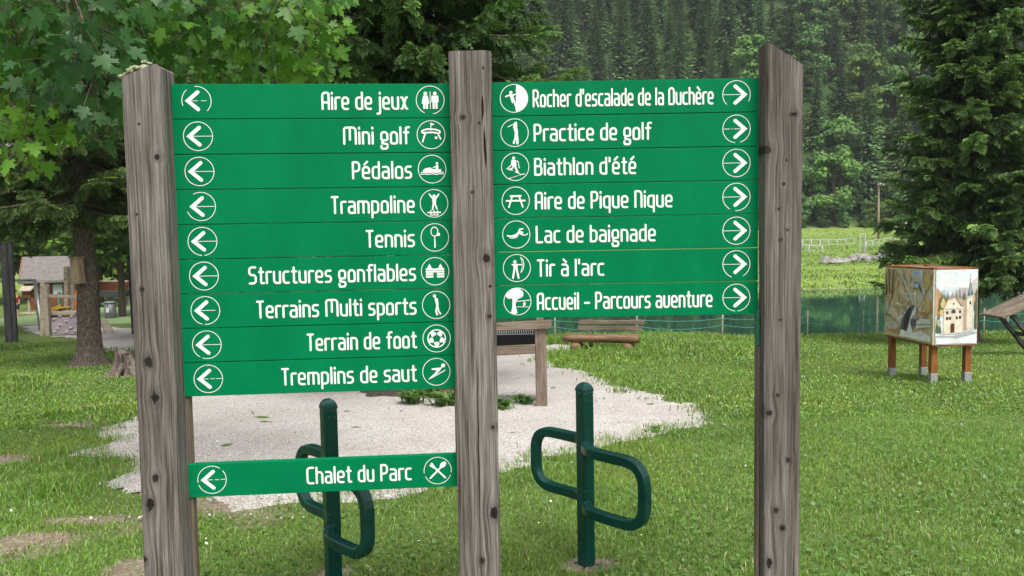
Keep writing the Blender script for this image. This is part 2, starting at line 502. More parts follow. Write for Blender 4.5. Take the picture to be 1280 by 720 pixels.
g = link('ground', np_mesh('ground', np.stack([X, Y, Z], -1).reshape(-1, 3), [Q], t.m, ca, smooth=True))
tag(g, kind='structure')

# gravel: its own sheet lying on the ground
st = .06
gx = np.arange(GXY[:, 0].min() - .6, GXY[:, 0].max() + .6, st); gy0, gy1 = GXY[:, 1].min() - .6, GXY[:, 1].max() + .6
gy = np.concatenate([np.arange(gy0, 13, st), np.arange(13, gy1, .12)])
X, Y = np.meshgrid(gx, gy); sdv = gsd(X, Y)
nx, ny = len(gx), len(gy)
ii = np.arange(ny - 1)[:, None] * nx + np.arange(nx - 1)[None, :]
keep = (sdv[:-1, :-1] < .02) & (sdv[1:, 1:] < .02)
Q = np.stack([ii, ii + 1, ii + nx + 1, ii + nx], -1)[keep]
Z = zt(X, Y) + .012 - .03 * ss(-.1, .05, sdv) + (vn(X * 9, Y * 9, 3) - .5) * .012 + (vn(X * 3, Y * 3, 6) - .5) * .02
us, inv = np.unique(Q, return_inverse=True); Q = inv.reshape(Q.shape)
V = np.stack([X, Y, Z], -1).reshape(-1, 3)[us]
t = NT('fine_pale_gravel')
v = t.coords()
cell = t.vor(v, 95, 'Color'); dist = t.vor(v, 95, 'Distance')
s_ = t.add('ShaderNodeSeparateColor'); t.set(s_.inputs[0], cell)
c = t.ramp(s_.outputs[0], [(.0, (.25, .228, .216)), (.3, (.43, .402, .382)), (.75, (.555, .522, .50)), (1, (.71, .68, .655))])
c = t.mix(t.ramp(t.noise(v, 1.1, 5, .6), [(.38, (1, 1, 1)), (.62, (0, 0, 0))]), c, t.mix(.5, c, (.80, .76, .70), 'MULTIPLY'))
c = t.mix(t.ramp(t.noise(v, 14, 4, .7), [(.66, (0, 0, 0)), (.76, (1, 1, 1))]), c, (.22, .18, .13))
t.P('Base Color', c); t.P('Roughness', .95); t.P('Specular IOR Level', .15)
t.bump(t.math('SUBTRACT', t.math('MULTIPLY', t.noise(v, 30, 5), .6), dist), .9, .012)
M['gravel'] = t.m
tag(link('gravel', np_mesh('gravel', V, [Q], t.m, smooth=True)), kind='structure')

# loose pebbles on the gravel and pushed into the grass round it
N = 16000
px = rng.uniform(GXY[:, 0].min() - .8, 4.5, N); py = 4.6 + (14 - 4.6) * rng.random(N) ** 1.6
k = gsd(px, py); k = (k < 0) | (rng.random(N) < .10 * np.exp(-np.clip(k, 0, 9) * 2.2)) | (rng.random(N) < .55 * (bare(px, py) > .3) * (px < 0))
px, py = px[k], py[k]; N = len(px)
ov = np.array([(1, 0, 0), (-1, 0, 0), (0, 1, 0), (0, -1, 0), (0, 0, 1), (0, 0, -.6)], float)
of = np.array([(0, 2, 4), (2, 1, 4), (1, 3, 4), (3, 0, 4), (2, 0, 5), (1, 2, 5), (3, 1, 5), (0, 3, 5)])
sz = (.004 + .010 * rng.random(N) ** 3)[:, None] * rng.uniform(.7, 1.3, (N, 3))
a = rng.random(N) * 6.28
P = ov[None] * sz[:, None]
P = np.stack([P[..., 0] * np.cos(a)[:, None] - P[..., 1] * np.sin(a)[:, None], P[..., 0] * np.sin(a)[:, None] + P[..., 1] * np.cos(a)[:, None], P[..., 2]], -1)
P += np.stack([px, py, zt(px, py) + .014 + sz[:, 2] * .5], -1)[:, None]
F = (of[None] + 6 * np.arange(N)[:, None, None]).reshape(-1, 3)
shade = rng.uniform(.35, .75, N)
cc = np.repeat(np.stack([shade, shade * .95, shade * .9], -1) * .85, 6, 0)
t = NT('loose_pebble'); t.P('Base Color', t.attr('Col').outputs['Color']); t.P('Roughness', .9)
tag(link('loose_pebbles', np_mesh('loose_pebbles', P.reshape(-1, 3), [F], t.m, cc, smooth=True)), 'pale pebbles lying loose over the gravel and its grassy edge', 'pebbles', kind='stuff')

# lake
t = NT('lake_water')
v = t.coords(scale=(1, .45, 1))
t.P('Base Color', (.012, .055, .034)); t.P('Roughness', .04); t.P('IOR', 1.33); t.P('Specular IOR Level', .5)
h = t.math('ADD', t.noise(v, 2.2, 3), t.math('MULTIPLY', t.noise(v, .5, 2), 1.5))
t.bump(h, .045, .05)
w = MB(); w.add([(-9, 23, WATER), (150, 23, WATER), (150, 49, WATER), (-9, 49, WATER)], [(0, 1, 2, 3)])
tag(w.build('lake_water', t.m), kind='structure')
# artificial turf of the playground
t = NT('playground_turf')
v = t.coords(); t.P('Base Color', t.ramp(t.noise(v, 3, 6, .7), [(.3, (.12, .19, .075)), (.7, (.19, .26, .11))])); t.P('Roughness', .95)
N1, N2 = 30, 40
X, Y = np.meshgrid(np.linspace(-26, -9.2, N1), np.linspace(33.6, 50, N2))
ii = np.arange(N2 - 1)[:, None] * N1 + np.arange(N1 - 1)[None, :]
tag(link('playground_turf', np_mesh('playground_turf', np.stack([X, Y, zt(X, Y) + .02 + .0 * X], -1).reshape(-1, 3), [np.stack([ii, ii + 1, ii + N1 + 1, ii + N1], -1).reshape(-1, 4)], t.m, smooth=True)), kind='structure')

# ------------------------------------------------------------------ grass
def grass_points(n, y0, y1, pw):
    y = y0 + (y1 - y0) * rng.random(n) ** pw
    x = rng.uniform(-1, 1, n) * (.70 * y + 1.6)
    return x, y
def blades(name, x, y, h, wd, lean, label, cat, mt, bright=1.0):
    n = len(x); z = zt(x, y)
    a = rng.random(n) * 2 * PI; b = rng.random(n) * 2 * PI
    ca_, sa = np.cos(a), np.sin(a); L = lean * rng.uniform(.2, 1.4, n) * h
    dx, dy = np.cos(b) * L, np.sin(b) * L
    base = np.stack([x, y, z - .005], -1)
    wv = np.stack([ca_, sa, 0 * a], -1) * (wd / 2)[:, None]
    mid = base + np.stack([dx * .35, dy * .35, h * .62], -1)
    tip = base + np.stack([dx, dy, h * (1 - .25 * lean)], -1)
    P = np.stack([base - wv, base + wv, mid - wv * .8, mid + wv * .8, tip], 1).reshape(-1, 3)
    o = 5 * np.arange(n)[:, None]
    q = o + np.array([[0, 1, 3, 2]]); tr = o + np.array([[2, 3, 4]])
    hue = rng.random(n) * .6 + .4 * fbm(x * .9, y * .9, 71)
    big = fbm(x * .5, y * .5, 81)[:, None]
    A = np.array([.075, .165, .022]); B_ = np.array([.165, .285, .036]); Dry = np.array([.34, .30, .14])
    c = A + (B_ - A) * hue[:, None]
    c = c * (.62 + .55 * big + .35 * fbm(x * 2.6, y * 2.6, 83)[:, None]) * bright
    yl = ss(.52, .70, fbm(x * 1.1, y * 1.1, 87))[:, None]
    c = c * (1 - .45 * yl) + c * yl * .45 * np.array([1.55, 1.15, 1.0])
    c = np.where((rng.random(n) < .045 + .10 * (bare(x, y) > .35))[:, None], Dry * rng.uniform(.6, 1.1, (n, 1)), c)
    c = c * np.exp(rng.normal(0, .26, (n, 1)))
    pale = (rng.random(n) < .07)[:, None]  # blades whose pale sheen is put into the colour
    c = np.where(pale, c * .6 + np.array([.13, .17, .09]), c)
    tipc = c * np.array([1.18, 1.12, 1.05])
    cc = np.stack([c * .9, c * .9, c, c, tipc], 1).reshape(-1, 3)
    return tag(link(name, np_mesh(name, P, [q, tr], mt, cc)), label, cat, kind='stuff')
M['grass'] = foliage('grass_blades', .38, .3, .45, 0)
def thin(x, y):
    s_ = gsd(x, y)
    p = ss(-.40, .34, s_ + (fbm(x * 6, y * 6, 95) - .5) * .7) * (1 - .86 * ss(.25, .75, bare(x, y) + (fbm(x * 7, y * 7, 97) - .5) * .5))
    p = np.maximum(p, .05 * ss(.60, .72, fbm(x * 1.7, y * 1.7, 91)) * (s_ < 0) * np.exp(np.minimum(0, s_) * 2.2))
    edge = 24.2 + 0.7 * (vn(x * .18, 0 * x, 5) - .5)
    p = p * np.where(x > -4, (y < edge + .3), 1) * np.where((y > 33) & (x < -9), 0, 1)
    return rng.random(len(x)) < p
x1, y1 = grass_points(340000, 2.3, 8.5, 1.15)
x2, y2 = grass_points(230000, 8.0, 25.5, 1.25)
k = thin(x1, y1); x1, y1 = x1[k], y1[k]
k = thin(x2, y2); x2, y2 = x2[k], y2[k]
def hgt(x, y):
    f = fbm(x * 1.3, y * 1.3, 41)
    h = .020 + .040 * f ** 1.5
    h = h + .07 * ss(.55, .75, fbm(x * .9, y * .9, 44)) * ss(1, -2, x)          # coarse tufts on the left
    h = h + .16 * ss(14, 19, y) * ss(.2, 1.5, x) * ss(7.5, 5, x) * (.5 + fbm(x * 2, y * 2, 46)) + .10 * ss(20.5, 23.5, y) * (x > -2)
    h = h + .05 * np.exp(-np.clip(gsd(x, y), 0, 9) * 4) * (y > 6)
    return h
h1 = hgt(x1, y1) * rng.uniform(.55, 1.35, len(x1)); h2 = hgt(x2, y2) * rng.uniform(.6, 1.4, len(x2))
blades('grass', x1, y1, h1, .0028 + .0036 * rng.random(len(x1)), .75, 'short green lawn round the sign and the bike racks', 'grass', M['grass'])
blades('grass', x2, y2, h2, .005 + .009 * rng.random(len(x2)) + .0006 * y2, .7, 'longer grass reaching down to the near lake shore', 'grass', M['grass'])
# clover and daisies
def discs(name, n, size, lift, colr, label, cat, m, region, y0, y1):
    x, y = grass_points(n, y0, y1, 1.2)
    k = region(x, y) & thin(x, y); x, y = x[k], y[k]; n = len(x)
    z = zt(x, y) + hgt(x, y) * lift
    ang = np.arange(6) * PI / 3
    s_ = size * rng.uniform(.6, 1.3, n)
    tx, ty = rng.normal(0, .35, n), rng.normal(0, .35, n)
    ox = np.cos(ang)[None] * s_[:, None]; oy = np.sin(ang)[None] * s_[:, None]
    P = np.stack([x[:, None] + ox, y[:, None] + oy, z[:, None] + ox * tx[:, None] + oy * ty[:, None]], -1).reshape(-1, 3)
    F = (6 * np.arange(n)[:, None] + np.arange(6)[None])
    cc = np.repeat(np.array(colr)[None] * rng.uniform(.7, 1.2, (n, 1)), 6, 0)
    return tag(link(name, np_mesh(name, P, [F], m, cc)), label, cat, kind='stuff')
discs('clover', 22000, .011, .8, (.085, .20, .045), 'small clover leaves mixed into the lawn', 'clover', M['grass'], lambda x, y: fbm(x * .8, y * .8, 101) > .5, 3, 12)
M['petal'] = NT('white_petals').m; M['petal'].node_tree.nodes['Principled BSDF'].inputs['Base Color'].default_value = (.75, .75, .70, 1)
discs('daisies', 230, .0065, 1.25, (.8, .8, .8), 'tiny white daisies dotted through the lawn', 'flowers', M['petal'], lambda x, y: fbm(x * .5, y * .5, 111) > .45, 4, 22)
# meadow on the far bank
n = 60000
x = rng.uniform(-6, 75, n); y = 47.2 + 62 * rng.random(n) ** 1.5
k = (np.abs(y - 55.5) > 1.6) & (x < y * .8 + 8); x, y = x[k], y[k]
blades('meadow_grass', x, y, rng.uniform(.05, .22, len(x)) * (.5 + fbm(x * .15, y * .15, 7)), .05 + .07 * rng.random(len(x)), .9, 'bright meadow grass on the far bank of the lake', 'grass', M['grass'], 1.0)
# ------------------------------------------------------------------ the signpost
sign = empty('direction_sign', SR, 'big wooden signpost carrying two stacks of green direction planks', 'signpost')

def post(x0, x1, yf, dep, zb, topf, m, seed, chamf=.012):
    """squared timber, corners eased, a little uneven along its length; topf(x) gives the sawn top"""
    prof = []
    hw, hd = (x1 - x0) / 2, dep / 2
    for cx, cy, a0 in ((1, -1, -90), (1, 1, 0), (-1, 1, 90), (-1, -1, 180)):
        for k in range(4):
            a = R(a0 + 30 * k)
            prof.append((cx * (hw - chamf) + chamf * math.cos(a), cy * (hd - chamf) + chamf * math.sin(a)))
    # more points on the front face
    cxm, cym = (x0 + x1) / 2, yf + hd
    nz = 60; vs, fs = [], []; n = len(prof)
    rr = random.Random(seed)
    for i in range(nz + 1):
        f = i / nz
        for k, (a, b) in enumerate(prof):
            X_ = cxm + a; zt_ = topf(X_)
            z = zb + (zt_ - zb) * f
            w = (float(vn(k * .9 + seed, z * 2.1, seed)) - .5) * .006 + (float(vn(k * 2.1, z * 9, seed + 4)) - .5) * .0022
            r_ = math.hypot(a, b)
            vs.append((X_ + a / r_ * w - SR.x, cym + b + b / r_ * w - SR.y, z))
    for i in range(nz):
        for k in range(n):
            k2 = (k + 1) % n
            fs.append((i * n + k, i * n + k2, (i + 1) * n + k2, (i + 1) * n + k))
    fs.append(tuple(nz * n + k for k in range(n)))
    mb = MB(); mb.add(vs, fs)
    return mb.build('post', m, sign)

bL, bR = Vector((-1.146, 2.645)), Vector((-.203, 2.72))            # left stack, from its outer to its inner end
cL, cR = Vector((-.060, 2.72)), Vector((.8742, 2.722))              # right stack
pA = post(-1.282, -1.146, 2.572, .112, -.3, lambda x: 2.155 + .062 * min(1, (x + 1.282) / .095) - .03 * max(0, (x + 1.172) / .026), M['post_a'], 3)
pB = post(-.2035, -.0590, 2.650, .125, -.3, lambda x: 2.240 + .004 * math.sin(x * 60), M['post_b'], 5)
pC = post(.8745, 1.002, 2.648, .082, -.3, lambda x: 2.252 - .075 * max(0, (x - .892) / .11), M['post_c'], 8)
pA['label'] = 'left post with slanted top grown over by lichen'
pB['label'] = 'middle post with flat top and a long split'
pC['label'] = 'right post with steeply sawn top'
# lichen on the sawn top
lm = bmesh.new()
rr = random.Random(4)
for k in range(34):
    f = rr.random(); x = -1.280 + .085 * f
    zz = 2.155 + .062 * min(1, (x + 1.282) / .095)
    s_ = rr.uniform(.004, .010) * (1.3 if .35 < f < .9 else .8)
    bmesh.ops.create_icosphere(lm, subdivisions=1, radius=1, matrix=Matrix.Translation((x - SR.x, 2.574 + rr.random() ** 2 * .05 - SR.y, zz + s_ * .35)) @ Matrix.Diagonal((s_ * rr.uniform(.8, 1.8), s_, s_ * rr.uniform(.5, 1.0), 1)))
for v_ in lm.verts: v_.co += Vector((rr.uniform(-1, 1), rr.uniform(-1, 1), rr.uniform(-1, 1))) * .0022
me = bpy.data.meshes.new('lichen'); lm.to_mesh(me); lm.free(); me.materials.append(M['lichen'])
link('lichen', me, pA)

# battens on the posts' inner faces that the planks are screwed to
def batten(x, y, z0, z1, m, w=.011, d=.030):
    MB().box((x - SR.x, y - SR.y, (z0 + z1) / 2), (w, d, z1 - z0), b=.002).build('batten', m, sign)
batten(-1.1405, 2.668, -.2, at(215, 103, 2.645).z - .012, M['grey_timber_z'])
batten(-.2095, 2.762, .74, at(562, 105, 2.72).z - .012, M['grey_timber_z'])
batten(.8690, 2.716, -.2, at(946, 430, 2.74).z - .003, M['grey_timber_z'])
batten(.8685, 2.714, at(946, 430, 2.74).z, at(946, 388, 2.74).z, M['ext_green'])
batten(-.053, 2.762, at(620, 400, 2.72).z + .02, at(620, 103, 2.72).z - .012, M['grey_timber_z'])

# ---- lettering: a single-line rounded face drawn stroke by stroke
XH, W_ = .70, .40
def bar_glyphs():
    x, w = XH, W_
    c = (w, x)
    G = {}
    r = .19
    def g(ch, adv, *st): G[ch] = (adv, st)
    L = lambda pts, rad=r, closed=False: (pts, rad, closed)
    g('n', w, L([(0, 0), (0, x), (w, x), (w, 0)], [.03, r]))
    g('m', 2 * w * .86, L([(0, 0), (0, x), (2 * w * .86, x), (2 * w * .86, 0)], [.03, r]), L([(w * .86, 0), (w * .86, x)]))
    g('o', w, L([(w / 2, 0), (0, 0), (0, x), (w, x), (w, 0)], r, True))
    g('a', w, L([(.04, x), (w, x), (w, 0)], [r]), L([(w, 0.0), (0, 0), (0, .40), (w, .40)], [r * .8, r * .8]))
    g('e', w, L([(w * .95, 0), (0, 0), (0, x), (w, x), (w, .33), (0.02, .33)], [r, r, r, .08]))
    g('c', w * .85, L([(w * .85, x), (0, x), (0, 0), (w * .85, 0)]))
    g('d', w, L([(w, 1.0), (w, 0), (0, 0), (0, x), (w, x)], [.03, r, r]))
    g('b', w, L([(0, 1.0), (0, 0), (w, 0), (w, x), (0, x)], [.03, r, r]))
    g('p', w, L([(0, -.30), (0, x), (w, x), (w, 0), (0, 0)], [.03, r, r]))
    g('q', w, L([(w, -.30), (w, x), (0, x), (0, 0), (w, 0)], [.03, r, r]))
    g('g', w, L([(w / 2, .20), (0, .20), (0, x), (w, x), (w, .20)], r * .9, True), L([(.10, .13), (.02, .03), (w * .5, -.01), (w, -.03), (w, -.32), (0, -.32), (0, -.14)], [.05, .05, .1, .12, .12]))
    g('f', w * .72, L([(w * .85, 1.0), (.13, 1.0), (.13, 0)]), L([(0, x - .02), (w * .72, x - .02)]))
    g('h', w, L([(0, 1.0), (0, 0)]), L([(0.02, x), (w, x), (w, 0)]))
    g('i', 0, L([(0, x), (0, 0)]), L([(0, .93), (0, .99)]))
    g('j', .05, L([(.05, x), (.05, -.30), (-.14, -.30)], .16), L([(.05, .93), (.05, .99)]))
    g('l', 0, L([(0, 1.0), (0, 0)]))
    g('r', w * .62, L([(0, 0), (0, x), (w * .72, x)], [.10]))
    g('s', w * .86, L([(w * .84, x), (0, x), (0, .36), (w * .86, .36), (w * .86, 0), (0, 0)], .15))
    g('t', w * .66, L([(.12, .95), (.12, 0), (w * .75, 0)], .14), L([(0, x), (w * .7, x)]))
    g('u', w, L([(0, x), (0, 0), (w, 0), (w, x)], [r, .05]))
    g('v', w, L([(0, x), (0, 0), (w, 0), (w, x)], [r * .8, r]))
    g('x', w, L([(0, x), (.08, x - .02), (w / 2, x / 2), (w - .08, .02), (w, 0)], [.05, .3, .05]), L([(w, x), (w - .08, x - .02), (w / 2, x / 2), (.08, .02), (0, 0)], [.05, .3, .05]))
    w2 = w * 1.08
    g('A', w2, L([(0, 0), (0, 1), (w2, 1), (w2, 0)], [.20, .12]), L([(0, .40), (w2, .40)]))
    g('B', w2, L([(0, 0), (0, 1), (w2 * .92, 1), (w2 * .92, .54), (.02, .54)], [.03, .17, .17]), L([(.02, .54), (w2, .54), (w2, 0), (0, 0)], [.17, .17]))
    g('C', w2 * .95, L([(w2 * .95, 1), (0, 1), (0, 0), (w2 * .95, 0)]))
    g('D', w2, L([(w2 / 2, 0), (0, 0), (0, 1), (w2, 1), (w2, 0)], [.03, .03, .2, .2, .2], True))
    g('L', w2 * .85, L([(0, 1), (0, 0), (w2 * .85, 0)], .05))
    g('M', w2 * 1.75, L([(0, 0), (0, 1), (w2 * 1.75, 1), (w2 * 1.75, 0)], [.16, .2]), L([(w2 * .87, 1), (w2 * .87, .25)]))
    g('N', w2, L([(0, 0), (0, 1), (w2, 1), (w2, 0)], [.03, .22]))
    g('P', w2 * .95, L([(0, 0), (0, 1), (w2 * .95, 1), (w2 * .95, .44), (0, .44)], [.03, .2, .2]))
    g('R', w2, L([(0, 0), (0, 1), (w2 * .95, 1), (w2 * .95, .46), (0, .46)], [.03, .2, .2]), L([(w2 * .45, .46), (w2, .0)]))
    g('S', w2 * .95, L([(w2 * .93, 1), (0, 1), (0, .52), (w2 * .95, .52), (w2 * .95, 0), (0, 0)], .18))
    g('T', w2 * .9, L([(0, 1), (w2 * .9, 1)]), L([(w2 * .45, 1), (w2 * .45, 0)]))
    ac = lambda s_: L([(w / 2 - .09 * s_, .86), (w / 2 + .09 * s_, 1.03)])
    G['é'] = (G['e'][0], G['e'][1] + (ac(1),)); G['è'] = (G['e'][0], G['e'][1] + (ac(-1),)); G['à'] = (G['a'][0], G['a'][1] + (ac(-1),))
    g("'", 0, L([(0, 1.0), (0, .76)])); g('-', .36, L([(0, .36), (.36, .36)])); g(' ', .10)
    return G
GLYPH = bar_glyphs()

def fillet(pts, rad, closed):
    P = [Vector(p) for p in pts]; n = len(P)
    out = []
    rng_ = range(n) if closed else range(1, n - 1)
    if not isinstance(rad, (list, tuple)): rad = [rad] * n
    if not closed: out.append(P[0])
    for q, i in enumerate(rng_):
        a, b, c = P[i - 1], P[i], P[(i + 1) % n]
        u, v = (a - b), (c - b); la, lc = u.length, v.length; u.normalize(); v.normalize()
        dt = max(-1, min(1, u.dot(v))); ang = math.acos(dt)
        if ang > 3.1: continue
        tl = min(rad[q % len(rad)] / math.tan(ang / 2), la * .49, lc * .49); r_ = tl * math.tan(ang / 2)
        if r_ < 1e-4: out.append(b); continue
        p0, p1 = b + u * tl, b + v * tl
        ctr = b + (u + v).normalized() * (r_ / math.sin(ang / 2))
        a0 = math.atan2(p0.y - ctr.y, p0.x - ctr.x); a1 = math.atan2(p1.y - ctr.y, p1.x - ctr.x)
        dlt = (a1 - a0 + PI) % (2 * PI) - PI
        ns = 7 if r_ > .06 else 4
        for k in range(ns + 1):
            aa = a0 + dlt * k / ns; out.append(ctr + Vector((math.cos(aa), math.sin(aa))) * r_)
    if not closed: out.append(P[-1])
    res = [out[0]]
    for p in out[1:]:
        if (p - res[-1]).length > 1e-5: res.append(p)
    return res

class Flat:
    """flat painted shapes in board coordinates, each layer a hair above the last"""
    def __init__(s): s.mb = MB(); s.k = 0; s.dz = .00015
    def _lift(s):
        s.k += 1; return .0006 + (s.k % 5) * s.dz
    def pg(s, pts, fr):
        z = s._lift(); s.mb.poly([fr(p[0], p[1], z) for p in pts])
    def stroke(s, pts, w, fr, closed=False, rad=0, cap=True, w1=None, aspect=1.0):
        P = fillet(pts, rad, closed) if rad else [Vector(p) for p in pts]
        n = len(P); z = s._lift(); vs, fs = [], []
        for i in range(n):
            a = P[i - 1] if (i > 0 or closed) else None; b = P[(i + 1) % n] if (i < n - 1 or closed) else None
            d1 = (P[i] - a).normalized() if a is not None else None; d2 = (b - P[i]).normalized() if b is not None else None
            if d1 is None: d1 = d2
            if d2 is None: d2 = d1
            t_ = (d1 + d2)
            t_ = t_.normalized() if t_.length > 1e-6 else d1
            nr = Vector((-t_.y, t_.x)); cs = max(.5, nr.dot(Vector((-d1.y, d1.x))))
            ww = (w + ((w1 if w1 is not None else w) - w) * i / max(1, n - 1)) / 2 / cs
            o = Vector((nr.x * ww * aspect, nr.y * ww))
            vs += [P[i] + o, P[i] - o]
        for i in range(n - 1 if not closed else n):
            j = (i + 1) % n
            fs.append((2 * i, 2 * i + 1, 2 * j + 1, 2 * j))
        if cap and not closed:
            for e, q in ((0, 1), (n - 1, -1)):
                dd = (P[0] - P[1]).normalized() if e == 0 else (P[-1] - P[-2]).normalized()
                nr = Vector((-dd.y, dd.x)); ww = (w if e == 0 or w1 is None else w1) / 2
                b0 = len(vs); m_ = []
                for k in range(1, 5):
                    aa = PI * k / 5
                    o = nr * math.cos(aa) * ww + dd * math.sin(aa) * ww
                    vs.append(P[e] + Vector((o.x * aspect, o.y))); m_.append(b0 + k - 1)
                ends = (2 * e, 2 * e + 1)
                f = ([ends[0]] if (vs[ends[0]] - P[e]).dot(nr) > 0 else [ends[1]]) + m_
                f.append(ends[1] if f[0] == ends[0] else ends[0])
                fs.append(tuple(f))
        s.mb.add([fr(v_.x, v_.y, z) for v_ in vs], fs)
    def disc(s, x, y, r, fr, n=16, sy=1):
        s.pg([(x + r * math.cos(2 * PI * k / n), y + r * sy * math.sin(2 * PI * k / n)) for k in range(n)], fr)
    def ring(s, r, w, fr, gaps=(), n=72):
        on = [not any(g0 <= 360 * k / n < g1 for g0, g1 in gaps) for k in range(n)]
        z = s._lift(); pt = lambda k, q: fr(q * math.cos(2 * PI * k / n), q * math.sin(2 * PI * k / n), z)
        for k in range(n):
            if on[k]: s.mb.poly([pt(k, r - w / 2), pt(k, r + w / 2), pt(k + 1, r + w / 2), pt(k + 1, r - w / 2)])

# pictograms, drawn in a circle of radius 1
def icon(F, kind, fr):
    s = lambda p, w=.12, **k: F.stroke(p, w, fr, **k)
    p = lambda *q: F.pg(q, fr)
    dsc = lambda x, y, r, **k: F.disc(x, y, r, fr, **k)
    if kind == 'pair':
        for x, skirt in ((-.34, 1), (.34, 0)):
            dsc(x, .47, .13)
            if skirt: p((x - .16, .32), (x + .16, .32), (x + .2, .1), (x + .28, -.25), (x + .17, -.25), (x + .17, -.62), (x + .02, -.62), (x + .02, -.3), (x - .02, -.3), (x - .02, -.62), (x - .17, -.62), (x - .17, -.25), (x - .28, -.25), (x - .2, .1))
            else: p((x - .24, .32), (x + .24, .32), (x + .26, -.15), (x + .18, -.15), (x + .17, -.62), (x + .03, -.62), (x + .03, -.2), (x - .03, -.2), (x - .03, -.62), (x - .17, -.62), (x - .18, -.15), (x - .26, -.15))
        s([(0, .6), (0, -.6)], .045)
    elif kind == 'minigolf':
        F.stroke([(-.62, .12), (-.66, .28), (-.3, .4), (.3, .38), (.68, .25), (.6, .08), (.2, .16), (-.2, .16)], .11, fr, closed=True, rad=.14)
        s([(0, .3), (0, .84)], .05); p((.02, .84), (.28, .74), (.02, .64))
        s([(-.42, .08), (-.62, -.5)], .11); s([(.5, .06), (.68, -.3)], .10); dsc(.36, -.22, .1)
    elif kind == 'pedalo':
        p((-.68, -.1), (-.5, .05), (-.3, .1), (-.1, .12), (.0, .0), (.45, -.02), (.68, -.02), (.6, -.2), (-.66, -.2))
        dsc(.36, .42, .09); p((.28, .3), (.44, .3), (.46, .0), (.26, .0)); s([(.3, .2), (.08, .1)], .07)
        for y in (-.24, -.36): s([(-.8, y - .02), (-.55, y + .03), (-.3, y - .02), (0, y + .03), (.3, y - .02), (.55, y + .03), (.8, y)], .06)
    elif kind == 'trampoline':
        dsc(.02, .52, .12); p((-.12, .4), (.16, .4), (.14, .0), (.12, -.12), (-.08, -.12), (-.1, .0))
        s([(-.1, .36), (-.32, .66)], .1); s([(.14, .36), (.36, .66)], .1)
        s([(-.05, -.08), (-.12, -.44)], .11); s([(.08, -.08), (.2, -.38)], .11)
        s([(-.45, -.66), (.45, -.66)], .1); s([(-.3, -.84), (.3, -.84)], .06)
        for x in (-.24, 0, .24): s([(x, -.48), (x, -.8)], .05)
    elif kind == 'tennis':
        F.stroke([(.08 + .25 * math.cos(2 * PI * k / 20) - .1, .42 + .33 * math.sin(2 * PI * k / 20)) for k in range(20)], .06, fr, closed=True)
        s([(-.02, .1), (.0, -.1)], .06); s([(0, -.15), (0, -.72)], .09); dsc(.25, .22, .13)
    elif kind == 'castle':
        for x in (-.4, .4):
            p((x - .17, .24), (x + .17, .24), (x, .56))
            for y in (.08, -.1, -.28, -.46): p((x - .27 * (1 if y < .1 else .8), y), (x + .27 * (1 if y < .1 else .8), y), (x + .27 * (1 if y < .1 else .8), y + .14), (x - .27 * (1 if y < .1 else .8), y + .14))
        p((-.15, .06), (.15, .06), (.15, .2), (-.15, .2)); p((-.13, -.08), (.13, -.08), (.13, .04), (-.13, .04))
    elif kind == 'basket':
        dsc(-.1, .66, .12); dsc(.05, .40, .1); s([(-.06, .56), (-.03, .3), (.02, .2)], .09, w1=.12)
        p((-.04, .3), (.14, .32), (.18, .05), (.14, -.2), (.02, -.2), (-.02, .05)); s([(.05, -.16), (-.02, -.45), (.06, -.72)], .12); s([(.12, -.16), (.16, -.45), (.3, -.66)], .11)
    elif kind == 'football':
        F.ring(.64, .08, fr)
        pent = lambda cx, cy, r, a0=90: p(*[(cx + r * math.cos(R(a0 + 72 * k)), cy + r * math.sin(R(a0 + 72 * k))) for k in range(5)])
        n = 5
        for k in range(5):
            a = R(90 + 72 * k); b = R(90 + 72 * k + 72); q = lambda aa, r_: (r_ * math.cos(aa), r_ * math.sin(aa))
            m_ = (a + b) / 2
            p(q(a - .03 + .10, .30), q(b - .10, .30), q(b - .12, .42), q(m_ + .28, .52), q(m_ + .2, .6), q(m_ - .2, .6), q(m_ - .28, .52), q(a + .12, .42))
    elif kind == 'ski_jump':
        dsc(.5, .46, .15); p((.42, .34), (.2, .3), (-.32, .26), (-.36, .16), (.02, .12), (-.1, -.08), (-.48, -.42), (-.38, -.46), (.1, -.1), (.36, .22))
        s([(-.56, -.52), (.1, -.2), (.66, .12)], .06)
    elif kind == 'cutlery':
        s([(.55, -.55), (-.3, .3)], .13); p((-.2, .32), (-.32, .18), (-.62, .40), (-.56, .46), (-.42, .36), (-.54, .52), (-.50, .56), (-.36, .42), (-.47, .60), (-.40, .62))
        s([(-.55, -.55), (.2, .2)], .13); F.pg([(.4 + .28 * math.cos(a) * .71 - .19 * math.sin(a) * .71, .42 + .28 * math.cos(a) * .71 + .19 * math.sin(a) * .71) for a in [2 * PI * k / 16 for k in range(16)]], fr)
    elif kind == 'climber':
        F.pg([(.18, .98), (.14, .5), (.2, .3), (.12, .05), (.16, -.3), (.08, -.6), (.14, -.98)] + [(math.sin(R(a)) * .99, -math.cos(R(a)) * .99) for a in range(15, 166, 10)], fr)
        dsc(-.22, .42, .12); p((-.32, .3), (-.05, .28), (.0, -.05), (-.25, -.02)); s([(-.28, .26), (-.6, .14)], .1); s([(-.06, .24), (.15, .3)], .09); s([(-.12, .0), (.02, -.2), (.1, -.5)], .12); s([(-.2, -.02), (-.1, -.3)], .1)
    elif kind == 'golfer':
        dsc(.06, .56, .1); p((-.1, .44), (.16, .5), (.26, .0), (.12, -.1), (.0, .05)); s([(-.06, .42), (.02, .72), (.14, .74), (.18, .5)], .07); s([(.1, .7), (-.48, .42)], .045)
